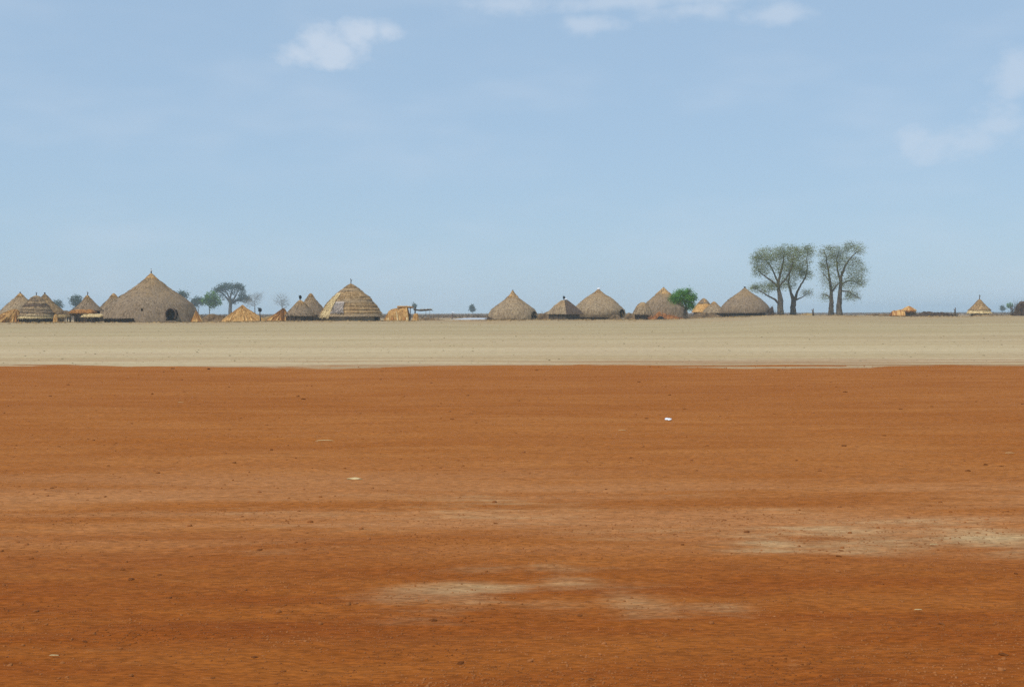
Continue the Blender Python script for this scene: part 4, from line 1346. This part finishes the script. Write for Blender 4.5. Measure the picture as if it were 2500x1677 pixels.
person.modifiers.new('sub', 'SUBSURF').levels = 1
person.modifiers['sub'].render_levels = 1
tag(person, 'distant person in brown cloth walking past the mirage strip', 'person')
mb = MB(); vs = []; n = 16
for (z, r) in [(0.42, 0.27), (0.7, 0.24), (0.95, 0.21), (1.2, 0.22), (1.40, 0.20), (1.47, 0.10)]:
    for k in range(n):
        th = 2 * math.pi * k / n
        vs.append((0.01 + r * 0.85 * math.cos(th), r * 1.1 * math.sin(th), z))
mb.add(vs, [(j * n + k, j * n + (k + 1) % n, (j + 1) * n + (k + 1) % n, (j + 1) * n + k) for j in range(5) for k in range(n)])
mb.build('robe', M_CLOTH, person, True)
mb = MB(); mb.blob((0.02, 0, 1.88), 0.44, 0.20, 0.13, 4, 12, 7, 0.2)
o = mb.build('head_load', M_WHITE, None, True); o.location = base
o.rotation_euler = (0, 0.16, 0)
tag(o, 'white bundle carried on the head of the distant person', 'bundle')

# ------------------------------------------------------------------ small things on the red ground
def clod_mesh(seed):
    mb = MB(); mb.blob((0, 0, 0.25), 1.0, 0.8, 0.62, seed, 8, 5, 0.5)
    return mb.mesh('earth_clod', M_CLOD)


clods = [clod_mesh(200 + i) for i in range(6)]
CL = [(422, 902, 16), (510, 902, 14), (559, 944, 10), (123, 967, 14), (740, 976, 18), (588, 1019, 12), (561, 1047, 12), (652, 1036, 14), (663, 1098, 16), (216, 1071, 12), (144, 1092, 14), (265, 1137, 12), (572, 1133, 18),
      (128, 1192, 16), (1104, 1023, 14), (1053, 936, 12), (930, 926, 10), (842, 1143, 12), (1560, 932, 14), (2028, 934, 14), (1635, 967, 14), (2063, 958, 16), (1672, 998, 14), (1579, 1022, 16), (2199, 1000, 16), (2276, 994, 14),
      (2496, 988, 18), (1728, 1090, 16), (2060, 1089, 20), (1541, 1118, 20), (1945, 1125, 14), (2001, 1148, 16), (2159, 1064, 18), (2362, 1150, 24), (2407, 1134, 18), (2445, 1138, 18), (634, 1342, 22), (465, 1354, 18), (414, 1462, 24),
      (321, 1414, 26), (1058, 1514, 30), (620, 1610, 26), (1125, 1622, 34), (1205, 1632, 22), (208, 1570, 22), (1211, 1277, 16), (519, 1660, 22), (1416, 1504, 22), (1769, 1270, 18), (1822, 1300, 24), (1667, 1330, 16), (2298, 1528, 26),
      (2447, 1596, 30), (1442, 1664, 28), (2047, 1358, 20), (2052, 1342, 18), (2480, 1403, 18), (1271, 1645, 18), (335, 1240, 14), (745, 1345, 14), (1900, 905, 12), (1310, 905, 10), (880, 1010, 10), (1480, 1190, 14), (300, 1385, 18), (390, 1400, 20)]
for i, (px, py, wd) in enumerate(CL):
    p = redpt(px, py)
    sc_ = wd * p.y / F * 0.36
    o = link('earth_clod', clods[i % 6], None, (p.x, p.y, p.z - 0.12 * sc_))
    o.scale = (sc_ * RNG.uniform(0.9, 1.2), sc_ * RNG.uniform(0.8, 1.1), sc_ * RNG.uniform(0.40, 0.65))
    o.rotation_euler = (0, 0, RNG.uniform(0, 6.28))
    tag(o, 'dark brown fist-sized earth clod lying loose on the red ground', 'clod', 'loose dark clods scattered on the red ground')


def straw_bit(label, px, py, wpx, mat, rot, name='straw_stalk', curve=0.15):
    p = redpt(px, py)
    L = wpx * p.y / F
    mb = MB()
    n = 7
    pts = [((t - 0.5) * L, curve * L * 0.3 * math.sin(3 * math.pi * t), 0.012 + 0.05 * L * math.sin(math.pi * t)) for t in np.linspace(0, 1, n)]
    rr_ = max(0.0035, 0.022 * L)
    mb.tube(pts, [0.4 * rr_] + [rr_] * (n - 2) + [0.3 * rr_], 6)
    if wpx > 40:
        mb.tube([pts[3], (pts[3][0] + 0.3 * L, pts[3][1] + 0.05 * L, 0.01)], [0.5 * rr_, 0.2 * rr_], 4)
    o = mb.build(name, mat, None, True)
    o.location = p; o.rotation_euler = (0, 0, rot)
    return tag(o, label, 'straw')


straw_bit('long pale wavy straw stalk on the red ground, left of centre', 793, 1077, 46, M_STRAW_P, 0.05)
straw_bit('short pale straw stalk left of the white scrap', 1519, 1052, 20, M_STRAW_P, -0.2)
straw_bit('short pale straw stalk near the right edge', 2465, 1110, 22, M_STRAW_P, -0.2)
straw_bit('short faint straw stalk on the red ground at left', 441, 985, 16, M_STRAW_P, 0.1)
straw_bit('short straw chip in the bottom left corner', 132, 1609, 24, M_STRAW_P, -0.1)
straw_bit('short straw chip low on the right side', 2242, 1494, 20, M_STRAW_P, -0.05)
straw_bit('straw chip lying on the right pale sandy patch', 2280, 1329, 20, M_STRAW_P, -0.1)
# curled dry husk
p = redpt(866, 1171); L = 40 * p.y / F
mb = MB(); vs = []
for i in range(11):
    t = i / 10
    wdt = 0.42 * math.sin(math.pi * min(1, t * 1.02)) ** 0.8 * L * 0.42
    for j in range(5):
        v = j / 4 - 0.5
        vs.append(((t - 0.5) * L, v * wdt * 2 + 0.006 * math.sin(5 * t), 0.008 + 0.55 * wdt * (1 - 4 * v * v) + 0.002 * math.sin(9 * t + j)))
mb.add(vs, [(i * 5 + j, (i + 1) * 5 + j, (i + 1) * 5 + j + 1, i * 5 + j + 1) for i in range(10) for j in range(4)])
o = mb.build('dry_husk', M_STRAW_P, None, True); o.location = p; o.rotation_euler = (0, 0, -0.1)
md = o.modifiers.new('thick', 'SOLIDIFY'); md.thickness = 0.006
tag(o, 'curled pale dry husk lying on the red ground', 'husk')
# white plastic scrap
p = redpt(1631, 1025); L = 18 * p.y / F
mb = MB(); vs = []
for i in range(7):
    for j in range(4):
        vs.append(((i / 6 - 0.5) * L * (1 - 0.25 * abs(j - 1.5)), (j / 3 - 0.5) * L * 0.8, 0.008 + 0.014 * abs(math.sin(i * 1.3 + j * 2.1)) + 0.004 * j))
mb.add(vs, [(i * 4 + j, (i + 1) * 4 + j, (i + 1) * 4 + j + 1, i * 4 + j + 1) for i in range(6) for j in range(3)])
o = mb.build('plastic_scrap', M_WHITE, None, True); o.location = p; o.rotation_euler = (0.1, 0.1, -0.4)
md = o.modifiers.new('thick', 'SOLIDIFY'); md.thickness = 0.003
tag(o, 'small white scrap of litter on the red ground', 'litter')


# ------------------------------------------------------------------ crumbs, stubble and far scrub (nobody could count them)
def scatter(name, label, pts, sizes, shapes, mat, flat, seed):
    """many low lumps joined in one mesh"""
    rg = np.random.default_rng(seed)
    V = []; Fc = []; b = 0
    for (x, y, z), sz in zip(pts, sizes):
        sv, sf = shapes[rg.integers(len(shapes))]
        a = rg.uniform(0, 6.283); c, s_ = math.cos(a), math.sin(a)
        R = np.array([[c, -s_, 0], [s_, c, 0], [0, 0, flat * rg.uniform(0.6, 1.2)]])
        V.append(sv @ R.T * sz + np.array([x, y, z]))
        Fc.append(sf + b); b += len(sv)
    me = bpy.data.meshes.new(name)
    V = np.concatenate(V).astype(np.float32); Fc = np.concatenate(Fc).astype(np.int32)
    me.vertices.add(len(V)); me.vertices.foreach_set('co', V.ravel())
    me.loops.add(Fc.size); me.loops.foreach_set('vertex_index', Fc.ravel())
    me.polygons.add(len(Fc)); me.polygons.foreach_set('loop_start', np.arange(0, Fc.size, 3, dtype=np.int32))
    me.materials.append(mat)
    me.update(calc_edges=True)
    o = link(name, me)
    return tag(o, label, None, None, 'stuff')


def lump_shape(seed):
    t = (1 + 5 ** 0.5) / 2
    v = np.array([(-1, t, 0), (1, t, 0), (-1, -t, 0), (1, -t, 0), (0, -1, t), (0, 1, t), (0, -1, -t), (0, 1, -t), (t, 0, -1), (t, 0, 1), (-t, 0, -1), (-t, 0, 1)]) / 1.9
    f = np.array([(0, 11, 5), (0, 5, 1), (0, 1, 7), (0, 7, 10), (0, 10, 11), (1, 5, 9), (5, 11, 4), (11, 10, 2), (10, 7, 6), (7, 1, 8), (3, 9, 4), (3, 4, 2), (3, 2, 6), (3, 6, 8), (3, 8, 9), (4, 9, 5), (2, 4, 11), (6, 2, 10), (8, 6, 7), (9, 8, 1)])
    rg = np.random.default_rng(seed)
    return v * rg.uniform(0.65, 1.25, (12, 1)), f


def tuft_shape(seed, n=7):
    rg = np.random.default_rng(seed)
    V = []; Fc = []
    for k in range(n):
        a = rg.uniform(0, 6.28); r = rg.uniform(0, 0.35)
        p = np.array([r * math.cos(a), r * math.sin(a), 0.0])
        e = p + np.array([rg.uniform(-0.6, 0.6), rg.uniform(-0.6, 0.6), rg.uniform(0.4, 1.0)])
        s_ = np.array([math.cos(a + 1.5), math.sin(a + 1.5), 0]) * 0.09
        V += [p - s_, p + s_, e]; Fc.append((3 * k, 3 * k + 1, 3 * k + 2))
    return np.array(V), np.array(Fc)


lumps = [lump_shape(i) for i in range(8)]
n = 9000
yv = np.exp(NR.uniform(math.log(5.2), math.log(40.5), n))
xv = NR.uniform(-0.56, 0.56, n) * yv
dens = fbm(xv * 0.25, yv * 0.9, 61, 3)
keep = dens > NR.uniform(-0.75, 0.6, n)
xv, yv = xv[keep], yv[keep]
zv = red_height(xv, yv) + 0.035 - 0.11 * sst(39.6 - 2.2, 39.6 + 1.3, yv)
sz = np.clip(NR.lognormal(-5.0, 0.5, len(xv)), 0.003, 0.030) * (yv / 9.0) ** 0.45
nn = 16000
y2 = 5.3 + 5.2 * NR.uniform(0, 1, nn) ** 1.6
x2 = NR.uniform(-0.5, 0.5, nn) * y2
k2_ = fbm(x2 * 0.8, y2 * 1.6, 66, 3) > NR.uniform(-0.45, 0.5, nn)
x2, y2 = x2[k2_], y2[k2_]
xv = np.concatenate([xv, x2]); yv = np.concatenate([yv, y2]); zv = np.concatenate([zv, red_height(x2, y2) + 0.035])
sz = np.concatenate([sz, NR.uniform(0.003, 0.009, len(x2))])
scatter('red_earth_crumbs', 'small loose crumbs and pebbles of red earth', np.stack([xv, yv, zv], -1), sz, lumps, M_CLOD2, 0.7, 1)
n = 2600
yv = np.exp(NR.uniform(math.log(41), math.log(190), n))
xv = NR.uniform(-0.52, 0.52, n) * yv
zv = ground(xv, yv)
sz = np.clip(NR.lognormal(-3.7, 0.45, n), 0.010, 0.07) * (yv / 80) ** 0.4
scatter('clay_crumbs', 'scattered lumps of dry clay and dung on the pale plain', np.stack([xv, yv, zv], -1), sz, lumps, M_STUB, 0.6, 2)
tufts = [tuft_shape(i) for i in range(8)]
n = 2600
yv = NR.uniform(120, 265, n)
xv = NR.uniform(-0.52, 0.52, n) * yv
k_ = fbm(xv * 0.03, yv * 0.06, 71, 3) > NR.uniform(-0.5, 0.6, n)
xv, yv = xv[k_], yv[k_]
scatter('dry_grass', 'thin dry grass stubble round the village', np.stack([xv, yv, ground(xv, yv)], -1), NR.uniform(0.04, 0.13, len(xv)), tufts, M_BRUSH_G, 1.0, 3)
n = 5200
pc = NR.choice([60, 120, 200, 300, 400, 480, 560, 640, 720, 800, 900, 980, 1200, 1260, 1340, 1420, 1500, 1560, 1620, 1680, 1740, 1820, 1900, 2050, 2200, 2300, 2400], n) + NR.normal(0, 28, n)
dd = np.interp(pc, [0, 900, 1200, 1650, 1720, 2500], [196, 199, 221, 222, 248, 250]) - np.abs(NR.normal(0, 11, n)) + 3
xv = (pc - 1250) / F * dd
litter = [lumps[1], lumps[4], tuft_shape(40, 9), tuft_shape(41, 9), tuft_shape(42, 9)]
scatter('straw_litter', 'trampled straw and dung littering the ground in front of the huts', np.stack([xv, dd, ground(xv, dd)], -1), NR.uniform(0.10, 0.34, n), litter, M_LITTER, 0.45, 5)
n = 15000
yv = np.exp(NR.uniform(math.log(330), math.log(1500), n))
xv = NR.uniform(-0.52, 0.52, n) * yv
pxv = 1250 + F * xv / yv
in_mirage = ((pxv > 1070) & (pxv < 1200) & (yv < 430)) | ((pxv > 1930) & (pxv < 2400) & (yv < 620))
xv, yv = xv[~in_mirage], yv[~in_mirage]
scatter('dry_scrub', 'brown dry scrub on the far plain', np.stack([xv, yv, np.zeros(len(xv)) - 0.02], -1), np.where(yv < 430, NR.uniform(0.3, 0.7, len(xv)), NR.uniform(0.9, 1.9, len(xv))), tufts, M_BRUSH, 1.0, 4)

# ------------------------------------------------------------------ hot dusty air
mb = MB()
x0, x1, y0, y1, z0, z1 = -7000, 7000, -300, 5000, -1.6, 24.0
vs = [(x, y, z) for z in (z0, z1) for y in (y0, y1) for x in (x0, x1)]
mb.add(vs, [(0, 2, 3, 1), (4, 5, 7, 6), (0, 1, 5, 4), (2, 6, 7, 3), (0, 4, 6, 2), (1, 3, 7, 5)])
M_HAZE = bpy.data.materials.new('dusty_air')
M_HAZE.use_nodes = True
hn = M_HAZE.node_tree.nodes; hn.clear()
ho = hn.new('ShaderNodeOutputMaterial')
pv = hn.new('ShaderNodeVolumePrincipled')
pv.inputs['Color'].default_value = (0.72, 0.89, 1.0, 1.0)
pv.inputs['Density'].default_value = 0.00032
M_HAZE.node_tree.links.new(pv.outputs[0], ho.inputs['Volume'])
tag(mb.build('haze', M_HAZE), 'pale blue haze hanging over the plain', None, None, 'stuff')
